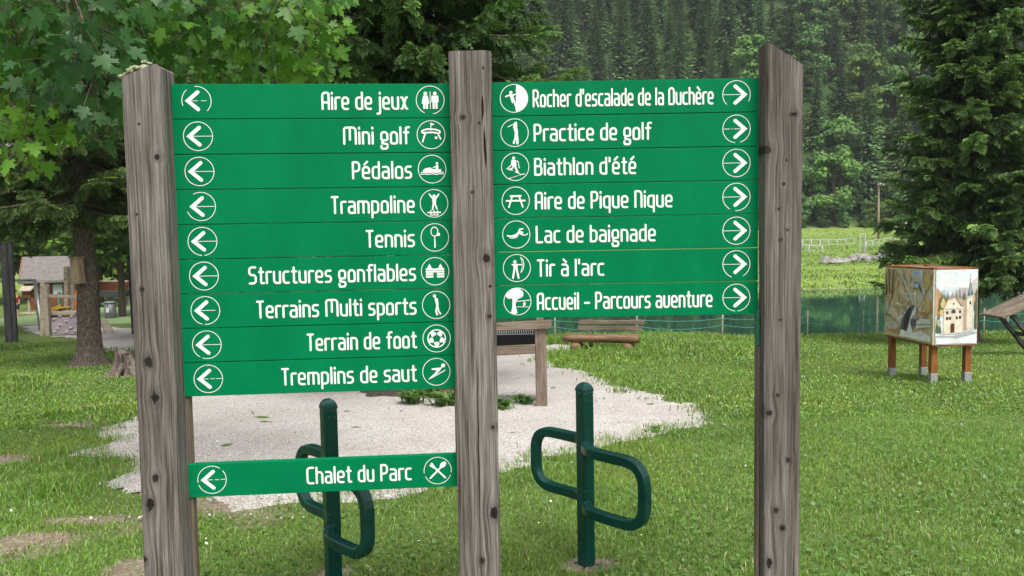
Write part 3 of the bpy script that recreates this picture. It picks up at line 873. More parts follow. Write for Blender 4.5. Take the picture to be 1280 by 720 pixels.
        s([(.14, -.02), (.2, -.4), (.2, -.78)], .15); s([(.08, -.05), (.06, -.4), (-.08, -.74)], .14); s([(-.08, -.78), (.0, -.78)], .06)
    elif kind == 'skier':
        dsc(-.1, .64, .11); p((-.26, .52), (.06, .5), (.1, .1), (-.18, .0), (-.24, .2)); s([(.04, .44), (.22, .4), (.3, -.1)], .05); s([(-.22, .46), (-.3, .1), (-.62, -.15)], .06)
        s([(.0, .08), (.06, -.15), (.2, -.42)], .13); s([(-.12, .06), (-.22, -.12), (-.45, -.2)], .1); s([(.0, -.36), (.45, -.58)], .05); s([(-.55, -.12), (-.2, -.28)], .045)
        p((-.5, -.82), (.66, -.55), (.7, -.46), (.62, -.5), (-.3, -.78), (-.44, -.9))
    elif kind == 'picnic':
        s([(-.42, .34), (.42, .34)], .13, cap=False); s([(-.72, .0), (.72, .0)], .12, cap=False); s([(-.26, .3), (-.52, -.5)], .11, cap=False); s([(.26, .3), (.52, -.5)], .11, cap=False)
    elif kind == 'swimmer':
        dsc(.38, .1, .13); p((-.72, -.02), (-.4, -.08), (-.1, .0), (.12, .16), (.22, .42), (.5, .46), (.54, .38), (.32, .34), (.28, .1), (.1, -.1), (-.2, -.22), (-.66, -.14)); s([(-.5, -.24), (-.2, -.28), (.1, -.16)], .05); s([(.45, -.06), (.74, -.04), (.84, .06)], .06)
    elif kind == 'archer':
        dsc(-.14, .46, .12); p((-.26, .32), (.06, .32), (.04, -.1), (-.24, -.1)); s([(-.32, .26), (.4, .24)], .08); s([(-.36, .28), (-.2, .14)], .07)
        s([(-.18, -.06), (-.3, -.74)], .13); s([(-.02, -.06), (.12, -.74)], .13)
        F.stroke([(.3, .78), (.46, .6), (.52, .25), (.46, -.1), (.3, -.32)], .055, fr, rad=.3); s([(.3, .76), (.42, .22), (.3, -.3)], .03)
    elif kind == 'tree':
        F.pg([(-.78, .28), (-.9, .45), (-.78, .66), (-.6, .72), (-.45, .92), (-.1, 1.0), (.2, .92), (.35, .78), (.46, .62), (.42, .4), (.28, .26), (.02, .22), (-.1, .14), (-.3, .14), (-.45, .24), (-.62, .2)], fr)
        p((-.36, .2), (-.1, .2), (-.14, -.3), (-.02, -.85), (-.2, -.96), (-.5, -.88), (-.38, -.4)); s([(-.2, .0), (.05, .26)], .12)
        s([(-.1, .0), (.9, .08)], .05); s([(.5, .05), (.5, -.14)], .05); s([(.42, -.14), (.62, -.14)], .06); dsc(.52, -.24, .08); s([(-.05, -.4), (.85, -.42)], .035); s([(.44, -.3), (.4, -.44)], .05)

RB = .118
def plank(a, b, zb, h, text, tx0, tx1, ic, ix, ax, adir, gaps, dash=None, ytop=0.0, xs=None):
    """one routed green board from a to b (inner/outer ends); its lettering, arrow and pictogram are painted on"""
    e = (b - a); W = e.length; e = e / W
    nrm = Vector((e.y, -e.x))
    th = .026
    def fr(u, v_, z): 
        q = a + e * u + nrm * z
        return (q.x - SR.x, q.y - SR.y, zb + v_)
    mid = a + e * (W / 2) - nrm * (th / 2)
    o = MB().box((mid.x - SR.x, mid.y - SR.y, zb + h / 2), (W - .001, th, h - .0022), Matrix((Vector((e.x, e.y, 0)), Vector((-e.y, e.x, 0)), Vector((0, 0, 1)))).transposed(), .0016).build('plank', M['sign_green'], sign)
    o['label'] = 'green plank reading ' + text
    # lettering
    F = Flat()
    gap = .235
    tot, seq, prev = 0.0, [], None
    for ch in text:
        adv, st = GLYPH[ch]
        seq.append((ch, tot)); tot += adv + gap
    tot -= gap
    cap_h = h * .465; sx_ = (tx1 - tx0) * W / (tot + .15); v0 = h * (.27 + ytop)
    sw = .128
    for ch, x0 in seq:
        for pts, rad, cl in GLYPH[ch][1]:
            frg = lambda x_, y_, z, x0=x0: fr(tx0 * W + (x_ + x0 + .075) * sx_, v0 + y_ * cap_h, z)
            F.stroke(pts, sw, frg, cl, rad, True, None, min(1.25, cap_h / sx_))
    F.mb.build('lettering', M['sign_white'], o, recalc=False)
    r = h * .405
    F = Flat(); F.dz = .0002
    fri = lambda x_, y_, z: fr(ax * W + x_ * r, h * .515 + y_ * r, z)
    F.ring(1.0, .044, fri, gaps)
    s_ = adir
    F.stroke([(-s_ * .10, .60), (s_ * .60, 0), (-s_ * .10, -.60)], .26, fri)
    if dash: 
        for q0, q1 in dash: F.stroke([(-s_ * q0, 0), (-s_ * q1, 0)], .038, fri, cap=False)
    else: F.stroke([(s_ * .5, 0), (-s_ * .98, 0)], .038, fri, cap=False)
    F.mb.build('arrow', M['sign_white'], o, recalc=False)
    F = Flat(); F.dz = .0002
    frp = lambda x_, y_, z: fr(ix * W + x_ * r, h * .515 + y_ * r, z)
    F.ring(1.0, .044, frp, [(g0 + 150, g1 + 150) for g0, g1 in gaps if g1 - g0 < 60])
    icon(F, ic, frp)
    F.mb.build('pictogram', M['sign_white'], o, recalc=False)

zT = (at(216, 103.5, bL.y).z + at(562, 105, bR.y).z) / 2
zB = (at(233, 495.5, bL.y).z + at(571, 486, bR.y).z) / 2
hL = (zT - zB) / 9
ROWS = [('Aire de jeux', .530, .844, 'pair', .925, [(95, 130), (200, 315)]), ('Mini golf', .604, .846, 'minigolf', .925, []), ('Pédalos', .632, .852, 'pedalo', .926, []),
        ('Trampoline', .552, .859, 'trampoline', .930, [(120, 200)]), ('Tennis', .675, .856, 'tennis', .930, [(264, 274)]), ('Structures gonflables', .246, .857, 'castle', .928, []),
        ('Terrains Multi sports', .270, .856, 'basket', .929, [(255, 262)]), ('Terrain de foot', .448, .853, 'football', .928, [(240, 250)]), ('Tremplins de saut', .351, .850, 'ski_jump', .924, [])]
for k, (tx, a_, b_, ic, ix, gp) in enumerate(ROWS):
    dash = {0: [(-.5, .1), (.3, .7)], 6: [(-.5, .7)], 8: [(-.5, .0), (.15, .45), (.55, .95)]}.get(k)
    plank(bL, bR, zT - (k + 1) * hL, hL, tx, a_, b_, ic, ix, .088, -1, gp, dash)
zT2 = (at(236, 580.5, bL.y).z + at(575, 567, bR.y).z) / 2
zB2 = (at(238, 622.5, bL.y).z + at(576, 608, bR.y).z) / 2
plank(bL, bR, zB2, zT2 - zB2, 'Chalet du Parc', .430, .822, 'cutlery', .920, .086, -1, [(40, 55), (190, 200)], [(-.5, .05), (.2, .5), (.6, .95)], .015)
zT = (at(618, 103.5, cL.y).z + at(947, 96, cR.y).z) / 2
zB = (at(622, 399.5, cL.y).z + at(946, 392, cR.y).z) / 2
hR = (zT - zB) / 7
ROWS = [("Rocher d'escalade de la Duchère", .154, .831, 'climber', [(225, 330)]), ('Practice de golf', .155, .597, 'golfer', [(262, 285)]), ("Biathlon d'été", .155, .540, 'skier', []),
        ('Aire de Pique Nique', .156, .676, 'picnic', [(240, 262)]), ('Lac de baignade', .157, .612, 'swimmer', []), ("Tir à l'arc", .160, .416, 'archer', [(250, 300)]), ('Accueil - Parcours aventure', .158, .826, 'tree', [(262, 274)])]
for k, (tx, a_, b_, ic, gp) in enumerate(ROWS):
    dash = {1: [(-.5, .2), (.3, .4), (.5, .95)]}.get(k)
    plank(cL, cR, zT - (k + 1) * hR, hR, tx, a_, b_, ic, .084, .917, 1, gp, dash)
# ------------------------------------------------------------------ bike racks
def bent(pts, r):
    """round the corners of a 3-D polyline"""
    P = [Vector(p) for p in pts]; out = [P[0]]
    for i in range(1, len(P) - 1):
        a, b, c = P[i - 1], P[i], P[i + 1]
        q = min(r, (a - b).length * .49, (c - b).length * .49)
        p0, p1 = b + (a - b).normalized() * q, b + (c - b).normalized() * q
        for k in range(8):
            f = k / 7
            out.append(p0 * (1 - f) ** 2 + b * 2 * f * (1 - f) + p1 * f * f)
    out.append(P[-1]); return out

def bike_rack(loc, h, label, yaw):
    root = empty('bike_rack', loc, label, 'bike rack', 'bike racks behind the signpost', yaw)
    hw = .033
    MB().box((0, 0, h / 2 - .1), (2 * hw, 2 * hw, h + .17), b=.007).build('post', M['rack_green'], root)
    c = MB()
    for k in range(6):
        a0, a1 = k * 15, (k + 1) * 15
        f = lambda a: (hw * math.cos(R(a)) + .001, h - .015 + .045 * math.sin(R(a)))
        (r0, z0), (r1, z1) = f(a0), f(a1)
        c.add([(sx * r, sy * r, z) for r, z in ((r0, z0), (r1, z1)) for sx, sy in ((-1, -1), (1, -1), (1, 1), (-1, 1))],
              [(j, (j + 1) % 4, 4 + (j + 1) % 4, 4 + j) for j in range(4)] + ([(4, 5, 6, 7)] if k == 5 else []))
    c.build('cap', M['rack_green'], root)
    for s_ in (1, -1):
        y0 = 0.0
        q_ = lambda x, y, z: (x * s_, y * s_, z)
        pts = bent([q_(.015, -.010, .615), q_(.10, -.058, .615), q_(.20, -.045, .615), q_(.425, .012, .615), q_(.425, .012, .315), q_(.20, -.045, .315), q_(.10, -.058, .315), q_(.015, -.010, .315)], .135)
        MB().tube(pts, .0245, 8, smooth=False, square=True).build('loop', M['rack_green'], root)
        for z in (.615, .315): MB().box(((hw + .004) * s_, -.024 * s_, z), (.012, .050, .060), b=.004).build('weld_plate', M['rack_green'], root)
    b = MB()
    for a in range(0, 360, 90): b.tube([(.055 * math.cos(R(a + 45)), .055 * math.sin(R(a + 45)), -.03), (.055 * math.cos(R(a + 45)), .055 * math.sin(R(a + 45)), .008)], .007, 6)
    b.box((0, 0, -.012), (.16, .16, .012)).build('base_plate', M['rack_green'], root)
    return root
pr = ground(733, 706); pl = foot(403.5, 3.53)
YW = math.atan2(-.35, .22)
bike_rack(pr, .905, 'dark green steel bike rack standing free right of the middle signpost post', YW)
bike_rack(pl, .90, 'dark green steel bike rack half hidden behind the lowest green plank', YW)

# ------------------------------------------------------------------ painted display stand
F0, L0, R1 = ground(1166, 479), ground(1112, 470.5), ground(1211, 477.5)
root = empty('painted_display', F0, 'boxy display stand showing a painted gorge and a painted church on orange legs', 'display stand')
eL, eR = (L0 - F0), (R1 - F0); eL.z = eR.z = 0
fx = lambda a, b, z: Vector((eL.x * a + eR.x * b, eL.y * a + eR.y * b, z))
zb_, zt_ = at(1167, 430.5, F0.y).z - F0.z, at(1168, 336.5, F0.y).z - F0.z
for a, b in ((.03, .03), (.97, .03), (.03, .97), (.97, .97)):
    p = fx(a, b, 0); gz = zt1(F0.x + p.x, F0.y + p.y) - F0.z
    l = MB().box((p.x, p.y, (gz + zb_ + .3) / 2 + .04), (.085, .085, zb_ + .3 - gz - .02), b=.006).build('leg', M['orange_wood'], root)
    f = MB().box((p.x, p.y, gz + .06), (.098, .098, .17), b=.004).build('metal_foot', M['galv'], l)
cs_ = [fx(-.06, -.06, 0), fx(1.04, -.06, 0), fx(1.04, 1.05, 0), fx(-.06, 1.05, 0)]
for z in (zt_ + .006, zb_ - .014):
    fr_ = MB()
    for i in range(4):
        a, b = cs_[i] + Vector((0, 0, z)), cs_[(i + 1) % 4] + Vector((0, 0, z))
        fr_.beam(a, b, .05, .024, .004)
    fr_.build('frame', M['orange_rail'], root)
cc_ = sum(cs_, Vector()) / 4
MB().prism([cc_ + (c_ - cc_) * .96 + Vector((0, 0, zt_ - .01)) for c_ in cs_], (0, 0, .016)).build('lid', M['grey_timber'], root)

def solid(name, c, rough=.6, var=.2, scale=9):
    t = NT(name); v = t.coords()
    n = t.noise(v, scale, 6, .65, 1.0)
    t.P('Base Color', t.ramp(n, [(.3, tuple(x * (1 - var) for x in c)), (.7, tuple(min(.9, x * (1 + var)) for x in c))])); t.P('Roughness', rough); t.P('Specular IOR Level', .25)
    return t.m
PC = {k: solid('painted_' + k, c, .5, .22) for k, c in dict(sky=(.56, .62, .65), cloud=(.66, .67, .65), mountain=(.42, .40, .40), forest=(.075, .10, .06), ochre=(.56, .40, .15), rust=(.46, .24, .10),
      cream=(.60, .54, .44), stone=(.46, .44, .40), roof=(.36, .26, .19), dark=(.045, .04, .04), brown=(.09, .035, .02), snow=(.60, .62, .62), grey=(.30, .33, .34), blue=(.30, .48, .74), slate=(.10, .12, .16), olive=(.26, .27, .11), moss=(.34, .36, .22), white=(.70, .72, .73), spire=(.20, .25, .26)).items()}
t = NT('painted_rock_wash'); v = t.coords(scale=(1, 1, .8))
n = t.noise(v, 5.5, 7, .7, 1.6)
t.P('Base Color', t.ramp(n, [(.26, (.13, .11, .10)), (.38, (.38, .34, .24)), (.46, (.62, .46, .22)), (.53, (.48, .46, .40)), (.60, (.66, .60, .45)), (.68, (.42, .44, .34)), (.76, (.72, .70, .63))])); t.P('Roughness', .5)
M['rockwash'] = t.m

def panel(name, P0, P1, base, shapes, label):
    """P0 -> P1 along the bottom as seen from outside; shapes are (colour, [(u, v) in 0..1], depth step)"""
    e = (P1 - P0); e.z = 0; n = Vector((e.y, -e.x, 0)).normalized()
    H = zt_ - zb_
    q = lambda u, v_, z: P0 + e * u + n * z + Vector((0, 0, zb_ + .004 + v_ * (H - .012)))
    o = MB().prism([q(0, 0, .0), q(1, 0, .0), q(1, 1, .0), q(0, 1, .0)], n * .022).build('panel', base, root)
    o['label'] = label
    by = {}
    for k, (cn, pts) in enumerate(shapes):
        by.setdefault(cn, MB()).poly([q(u, v_, .0228 + .0001 * k) for u, v_ in pts])
    return o, by
tri = lambda x, y, w, h: [(x - w, y), (x + w, y), (x + w * .45, y + h * .45), (x, y + h), (x - w * .5, y + h * .4)]
rr = random.Random(3)
blob = lambda x, y, w, h, n=12: [(min(.985, max(.015, x + w * math.cos(2 * PI * k / n) * rr.uniform(.7, 1.2))), min(.985, max(.02, y + h * math.sin(2 * PI * k / n) * rr.uniform(.7, 1.2)))) for k in range(n)]
gorge = []
for k in range(170):
    x, y = rr.random(), rr.uniform(.2, 1)
    an, ln_, wd_ = rr.choice((-1, -.8, .9, 1.3, -.3)) + rr.uniform(-.3, .3), rr.uniform(.03, .11), rr.uniform(.006, .020)
    cx_, sx_ = math.cos(an), math.sin(an)
    cl_ = lambda q: min(.985, max(.02, q))
    gorge.append((rr.choice(['ochre', 'rust', 'olive', 'moss', 'stone', 'cloud', 'ochre'] if y > .45 else ['stone', 'slate', 'moss', 'rust', 'grey', 'cloud', 'snow']), [(cl_(x + cx_ * ln_ * a_ - sx_ * wd_ * b_), cl_(y + sx_ * ln_ * a_ + cx_ * wd_ * b_)) for a_, b_ in ((-1, 0), (-.3, -1), (.5, -.8), (1, .1), (.4, 1), (-.4, .7))]))
gorge += [('sky', [(.60, .84), (.80, .82), (.82, .98), (.62, .98)]), ('blue', blob(.70, .95, .07, .06)), ('stone', [(.58, .78), (.62, .90), (.72, .92), (.82, .88), (.88, .70), (.82, .60), (.80, .74), (.74, .82), (.66, .82), (.62, .70)]),
          ('slate', [(.64, .70), (.68, .80), (.74, .81), (.79, .74), (.79, .68), (.74, .75), (.68, .74)]), ('blue', blob(.69, .77, .045, .035)),
          ('slate', [(.60, .50), (.66, .50), (.62, .30), (.52, .06), (.34, .06), (.42, .30), (.50, .40)]), ('dark', [(.56, .46), (.60, .46), (.54, .22), (.46, .10), (.42, .12), (.47, .32)]),
          ('white', [(.64, .45), (.69, .43), (.66, .30), (.60, .22), (.64, .10), (.50, .08), (.54, .18), (.57, .28)]), ('white', [(.36, .03), (.98, .03), (.98, .10), (.80, .16), (.66, .12), (.56, .08), (.44, .13), (.38, .12)]),
          ('snow', [(.70, .18), (.98, .24), (.98, .34), (.80, .33), (.70, .28)]), ('grey', [(.70, .22), (.98, .26), (.98, .28), (.72, .25)]), ('slate', blob(.64, .26, .06, .07)), ('grey', blob(.66, .33, .04, .03)),
          ('stone', blob(.18, .16, .16, .07)), ('moss', blob(.12, .24, .10, .05)), ('rust', blob(.25, .08, .12, .03)), ('ochre', blob(.92, .52, .06, .12)), ('ochre', blob(.90, .85, .07, .12)), ('rust', blob(.84, .40, .08, .03))]
for x0, y0, x1, y1, c in ((.10, .98, .12, .62, 'brown'), (.20, .98, .17, .52, 'brown'), (.30, .98, .62, .52, 'moss'), (.33, .98, .64, .50, 'cloud'), (.26, .66, .58, .46, 'moss'), (.66, .70, .68, .40, 'cloud'), (.04, .92, .05, .6, 'brown')):
    gorge.append((c, [(x0, y0), (x0 + .022, y0), (x1 + .022, y1), (x1, y1)]))
church = [('sky', [(.01, .62), (.99, .62), (.99, .99), (.01, .99)])]
for k in range(9): church.append(('cloud', blob(rr.uniform(.1, .9), rr.uniform(.78, .95), rr.uniform(.08, .2), rr.uniform(.02, .05))))
church += [('mountain', [(.01, .55), (.01, .74), (.12, .70), (.24, .62), (.45, .70), (.62, .77), (.80, .82), (.99, .90), (.99, .55)]), ('cloud', [(.60, .76), (.72, .82), (.9, .85), (.78, .76)]),
           ('rust', [(.01, .40), (.01, .76), (.06, .74), (.16, .66), (.24, .58), (.24, .40)])]
for k in range(34):
    x = .08 + .88 * k / 33; church.append(('forest', tri(x, .45, .035, rr.uniform(.20, .34))))
for k in range(14): church.append((rr.choice(['rust', 'ochre', 'forest', 'olive']), blob(rr.uniform(.03, .97), rr.uniform(.42, .6), .05, .05)))
church += [('forest', tri(.08, .16, .06, .32)), ('forest', tri(.04, .18, .05, .25)), ('moss', blob(.08, .30, .05, .06)), ('ochre', blob(.17, .55, .06, .07)), ('rust', blob(.90, .60, .05, .06)),
           ('forest', [(.92, .2), (.99, .2), (.99, .75), (.95, .7)]), ('snow', [(.01, .015), (.99, .015), (.99, .17), (.60, .13), (.01, .13)]), ('grey', [(.01, .10), (.5, .08), (.99, .14), (.99, .165), (.4, .12), (.01, .125)]),
           ('stone', [(.14, .13), (.92, .17), (.92, .22), (.14, .16)]),
           ('roof', [(.70, .48), (.76, .56), (.56, .63), (.52, .60)]), ('roof', [(.58, .17), (.76, .19), (.76, .56), (.66, .50)]), ('cream', [(.18, .15), (.66, .17), (.66, .50), (.22, .50), (.18, .46)]),
           ('cream', [(.18, .48), (.64, .48), (.44, .63), (.28, .60)]), ('roof', [(.15, .47), (.28, .615), (.44, .65), (.72, .50), (.70, .48), (.44, .62), (.29, .59), (.18, .465)]), ('grey', [(.22, .47), (.64, .47), (.64, .485), (.22, .485)]),
           ('stone', [(.18, .15), (.20, .15), (.20, .48), (.18, .46)]), ('stone', [(.63, .17), (.66, .17), (.66, .49), (.63, .48)]),
           ('cream', [(.74, .21), (.90, .22), (.90, .63), (.74, .61)]), ('stone', [(.87, .22), (.90, .22), (.90, .63), (.87, .63)]), ('stone', [(.73, .61), (.91, .63), (.91, .66), (.73, .64)]), ('spire', [(.75, .65), (.89, .665), (.86, .72), (.78, .71)]),
           ('dark', [(.77, .655), (.80, .658), (.80, .69), (.77, .688)]), ('dark', [(.84, .665), (.87, .668), (.87, .70), (.84, .697)]), ('spire', [(.79, .71), (.86, .72), (.85, .79), (.80, .785)]), ('spire', [(.79, .785), (.86, .79), (.83, .83), (.826, .94), (.818, .94), (.812, .83)]),
           ('dark', [(.80, .53), (.84, .535), (.84, .58), (.80, .575)]), ('stone', [(.74, .42), (.90, .43), (.90, .44), (.74, .43)]),
           ('brown', [(.35, .16), (.45, .165), (.45, .26), (.43, .285), (.37, .285), (.35, .26)]), ('brown', [(.37, .42), (.47, .42), (.47, .455), (.42, .48), (.37, .455)]),
           ('dark', [(.40, .535), (.44, .535), (.44, .56), (.40, .56)])]
for x, y in ((.24, .41), (.55, .42), (.24, .335), (.55, .345), (.31, .335), (.47, .34)): church.append(('brown', [(x, y), (x + .055, y), (x + .055, y + .04), (x, y + .04)]))
for P0, P1, base, shp, lb in ((fx(1.05, -.075, 0), fx(-.07, -.075, 0), M['rockwash'], gorge, 'panel painted with a waterfall in an autumn gorge'), (fx(-.07, -.075, 0), fx(-.07, 1.06, 0), PC['sky'], church, 'panel painted with a cream village church')):
    o, by = panel('panel', P0, P1, base, shp, lb)
    pm = None
    allm = MB(); 
    me = bpy.data.meshes.new('painting'); vs, fs, mi = [], [], []
    for i, (cn, mb) in enumerate(by.items()):
        k = len(vs); vs += mb.v; fs += [tuple(j + k for j in f) for f in mb.f]; mi += [i] * len(mb.f); me.materials.append(PC[cn])
    me.from_pydata(vs, [], fs); me.polygons.foreach_set('material_index', mi); me.update()
    link('painting', me, o)
for P0, P1 in ((fx(-.07, 1.06, 0), fx(1.05, 1.06, 0)), (fx(1.05, 1.06, 0), fx(1.05, -.075, 0))):
    panel('panel', P0, P1, M['pale_wood'], [], 'plain rear panel')
MB().box(fx(.3, .3, zt_ + .035), (.16, .12, .02), b=.004).build('lid_knob', M['orange_rail'], root)

# ------------------------------------------------------------------ log bench
bp = ground(752, 440)
root = empty('log_bench', bp, 'log bench with a two plank backrest at the edge of the gravel by the lake', 'bench', rz=R(-14))
def log(a, b, r, n=14, seed=0, nz=8, flat=None):
    a, b = Vector(a), Vector(b); rr = random.Random(seed)
    mb = MB(); pts = [a.lerp(b, k / nz) for k in range(nz + 1)]
    mb.tube([p + Vector((0, rr.uniform(-.006, .006), rr.uniform(-.006, .006))) for p in pts], [r * rr.uniform(.94, 1.05) for _ in pts], n)
    if flat is not None: mb.v = [(x, y, min(z, flat + .004 * math.sin(9 * x))) for x, y, z in mb.v]
    return mb
s_ = log((-.92, 0, .36), (.92, 0, .36), .19, 18, 3, 10, .42); s_.v = [(x, y * 1.15, z if z > .34 else .34 + (z - .34) * .62) for x, y, z in s_.v]
s_.build('seat', M['log_brown'], root)
for k, (x, y0) in enumerate(((-.62, 0), (.66, 0))):
    o = log((x, -.30, .12), (x, .34, .12), .125, 14, 5 + k, 4).build('support_log', M['log_brown'], root)
log((-.66, -.20, .02), (-.40, .22, .02), .08, 12, 9, 4).build('support_log', M['log_brown'], root)
for z, x0, x1 in ((.565, -.62, .98), (.715, -.60, 1.02)):
    MB().box(((x0 + x1) / 2, .235, z), (x1 - x0, .045, .105), b=.012).build('backrest_plank', M['grey_timber'], root)
for x in (-.30, .72): MB().beam((x, .22, .02), (x, .30, .78), .09, .07, .008, (1, 0, 0)).build('backrest_post', M['grey_timber_z'], root)

# ------------------------------------------------------------------ barbecue stand behind the middle post
gp = ground(677, 508); D = gp.y
root = empty('barbecue_stand', gp, 'timber barbecue stand with a black iron grate behind the middle signpost post', 'barbecue')
lx = at(600, 508, D).x - gp.x
zr = lambda py: at(660, py, D).z - gp.z
ww = .135
for x in (0, lx):
    MB().box((x, 0, (zr(402) - .1) / 2), (ww, .12, zr(402) + .1), b=.012).build('leg', M['grey_timber_z'], root)
    MB().box((x + .012, .62, (zr(404) - .1) / 2), (.10, .10, zr(404) + .1), b=.012).build('leg', M['grey_timber_z'], root)
MB().beam((lx - .2, -.075, zr(409)), (.13, -.075, zr(404.5)), .07, .10, .012).build('rail', M['grey_timber'], root)
MB().beam((lx - .1, -.005, zr(439)), (-.07, -.005, zr(436)), .09, .11, .012).build('rail', M['grey_timber'], root)
MB().beam((lx - .1, .62, zr(439)), (-.07, .62, zr(436)), .07, .10, .012).build('rail', M['grey_timber'], root)
for x in (lx - .02, .0): MB().beam((x, .05, zr(440)), (x, .57, zr(440)), .07, .08, .01).build('cross_rail', M['grey_timber'], root)
tr = MB()
zz0, zz1 = zr(431), zr(418)
tr.box((lx / 2, .30, zz0), (abs(lx) - .15, .50, .012)); tr.box((lx / 2, .05, (zz0 + zz1) / 2), (abs(lx) - .15, .012, zz1 - zz0)); tr.box((lx / 2, .55, (zz0 + zz1) / 2), (abs(lx) - .15, .012, zz1 - zz0))
for x in (lx + .075, -.075): tr.box((x, .30, (zz0 + zz1) / 2), (.012, .488, zz1 - zz0))
tr.build('fire_tray', M['iron'], root)
gr_ = MB()
for k in range(22):
    x = lx + .09 + (abs(lx) - .18) * k / 21
    gr_.tube([(x, .02, zz1 + .012), (x, .58, zz1 + .012), ], .006, 6); gr_.tube([(x, .02, zz1 + .006), (x - .004, .0, zz1 + .035)], .005, 6)
for y in (.03, .57): gr_.box((lx / 2, y, zz1 + .002), (abs(lx) - .14, .025, .008))
gr_.build('grate', M['galv'], root)

# ------------------------------------------------------------------ picnic table at the right edge
tl = at(1255, 397, 15.2)
root = empty('plank_table', Vector((tl.x, tl.y, zt1(tl.x, tl.y))), 'dark weathered table of slanting planks cut off by the right edge of the photo', 'table')
zt0 = tl.z - root.location.z
rot = Matrix.Rotation(R(-24), 3, 'Y')
tp = MB()
for k in range(5):
    c_ = Vector((.60, .07 + .15 * k, zt0)) + Vector((0, 0, .60 * math.tan(R(24))))
    tp.box(c_, (1.34, .14, .045), rot, .006)
tp.build('tabletop', M['grey_timber'], root)
for y in (.14, .60):
    MB().beam((.22, y, zt0 + .07), (.95, y, -.05), .07, .09, .006, (0, 1, 0)).build('leg', M['dark_post'], root)
    MB().beam((1.12, y + .08, zt0 + .44), (1.12, y + .08, -.05), .07, .09, .006, (0, 1, 0)).build('leg', M['dark_post'], root)
MB().beam((.62, .10, .40), (.62, .66, .40), .06, .08, .006).build('stretcher', M['dark_post'], root)

# ------------------------------------------------------------------ rope fence along the near shore
YF = 23.3
M['rope'] = plain('teal_rope', (.03, .22, .17), .6)
M['stake'] = plain('grey_stake', (.28, .26, .22), .8, 0, .3, 20)
root = empty('rope_fence', foot(795, YF), 'two teal ropes strung between thin grey stakes along the lake shore', 'rope fence')
o_ = root.location
stk = []
for px in (600, 692, 795, 903, 1010, 1080, 1180, 1232, 1262, 1310, 1380):
    p = foot(px, YF + .5 * math.sin(px * .02)); stk.append(p)
    MB().tube([p - o_ + Vector((0, 0, -.1)), p - o_ + Vector((.0, 0, .30)), p - o_ + Vector((.012, 0, .82))], .022, 6).build('stake', M['stake'], root)
for h, sag in ((.66, .07), (.46, .12)):
    pts = []
    for a, b in zip(stk[:-1], stk[1:]):
        for k in range(8):
            f = k / 8; q = a.lerp(b, f) - o_; q.z += h - sag * 4 * f * (1 - f) * min(1, (b - a).length / 2.2); q.y -= .025; pts.append(q)
    MB().tube(pts, .011, 5).build('rope', M['rope'], root)

# ------------------------------------------------------------------ far bank: railing, gates, poles, rocks
M['white_rail'] = plain('white_railing', (.36, .38, .38), .5)
M['pole_wood'] = plain('pole_wood', (.27, .20, .13), .8, 0, .3, 6)
M['pole_grey'] = plain('pole_grey', (.30, .29, .27), .8, 0, .2, 6)
def railing(name, a, b, Ya, Yb, h, n, label):
    A, B_ = foot(a, Ya), foot(b, Yb)
    root = empty(name, A, label, 'railing')
    top = []
    for k in range(n + 1):
        p = A.lerp(B_, k / n); p.z = zt1(p.x, p.y)
        top.append(p - A + Vector((0, 0, h)))
        MB().tube([p - A + Vector((0, 0, -.1)), p - A + Vector((0, 0, h))], .05, 6).build('post', M['white_rail'], root)
    MB().tube(top, .045, 6).build('rail', M['white_rail'], root)
    MB().tube([p - Vector((0, 0, h * .5)) for p in top], .02, 6).build('rail', M['white_rail'], root)
railing('railing', 980, 1068, 84, 88, 1.05, 8, 'long white railing across the far meadow left of the gate posts')
railing('railing', 995, 1028, 74, 74, .95, 2, 'short white railing in front of the long one on the far meadow')
railing('railing', 1083, 1119, 80, 90, 1.0, 5, 'white railing right of the gate posts on the far meadow')
root = empty('gate_frame', foot(1078, 78), 'narrow white gate frame standing on the far meadow', 'gate')
for x in (-.26, .26): MB().box((x, 0, .92), (.10, .10, 1.9), b=.01).build('post', M['white_rail'], root)
MB().box((0, 0, 1.83), (.42, .09, .09), b=.01).build('crossbar', M['white_rail'], root)
p = foot(1098, 98); ztop = at(1096, 232, 98).z
root = empty('lamp_post', p, 'tall wooden lamp pole on the far meadow below the forest', 'lamp post')
H = ztop - p.z
MB().tube([(0, 0, -.3), (-.02, 0, H * .5), (-.05, 0, H)], [.15, .125, .10], 8).build('pole', M['pole_wood'], root)
MB().tube([(-.05, 0, H - .15), (-.05, -.5, H + .12)], .05, 6).build('arm', M['pole_grey'], root)
MB().box((-.12, -.7, H + .10), (.55, .8, .30), b=.06).build('lamp_head', M['white_rail'], root)
for px, Yp, py, lb in ((1132, 92, 277, 'plain grey pole right of the lamp pole on the far meadow'), (1152, 95, 277, 'pale grey pole beside the drooping spruce branches')):
    p = foot(px, Yp); H = at(px, py, Yp).z - p.z
    root = empty('utility_pole', p, lb, 'pole')
    MB().tube([(0, 0, -.3), (0, 0, H)], [.12, .10], 8).build('pole', M['pole_grey'], root)
    MB().tube([(0, 0, H - .005), (0, 0, H + .05)], .13, 8).build('cap', M['pole_wood'], root)
M['rock'] = plain('pale_rock', (.22, .21, .195), .9, 0, .3, 3, .6)
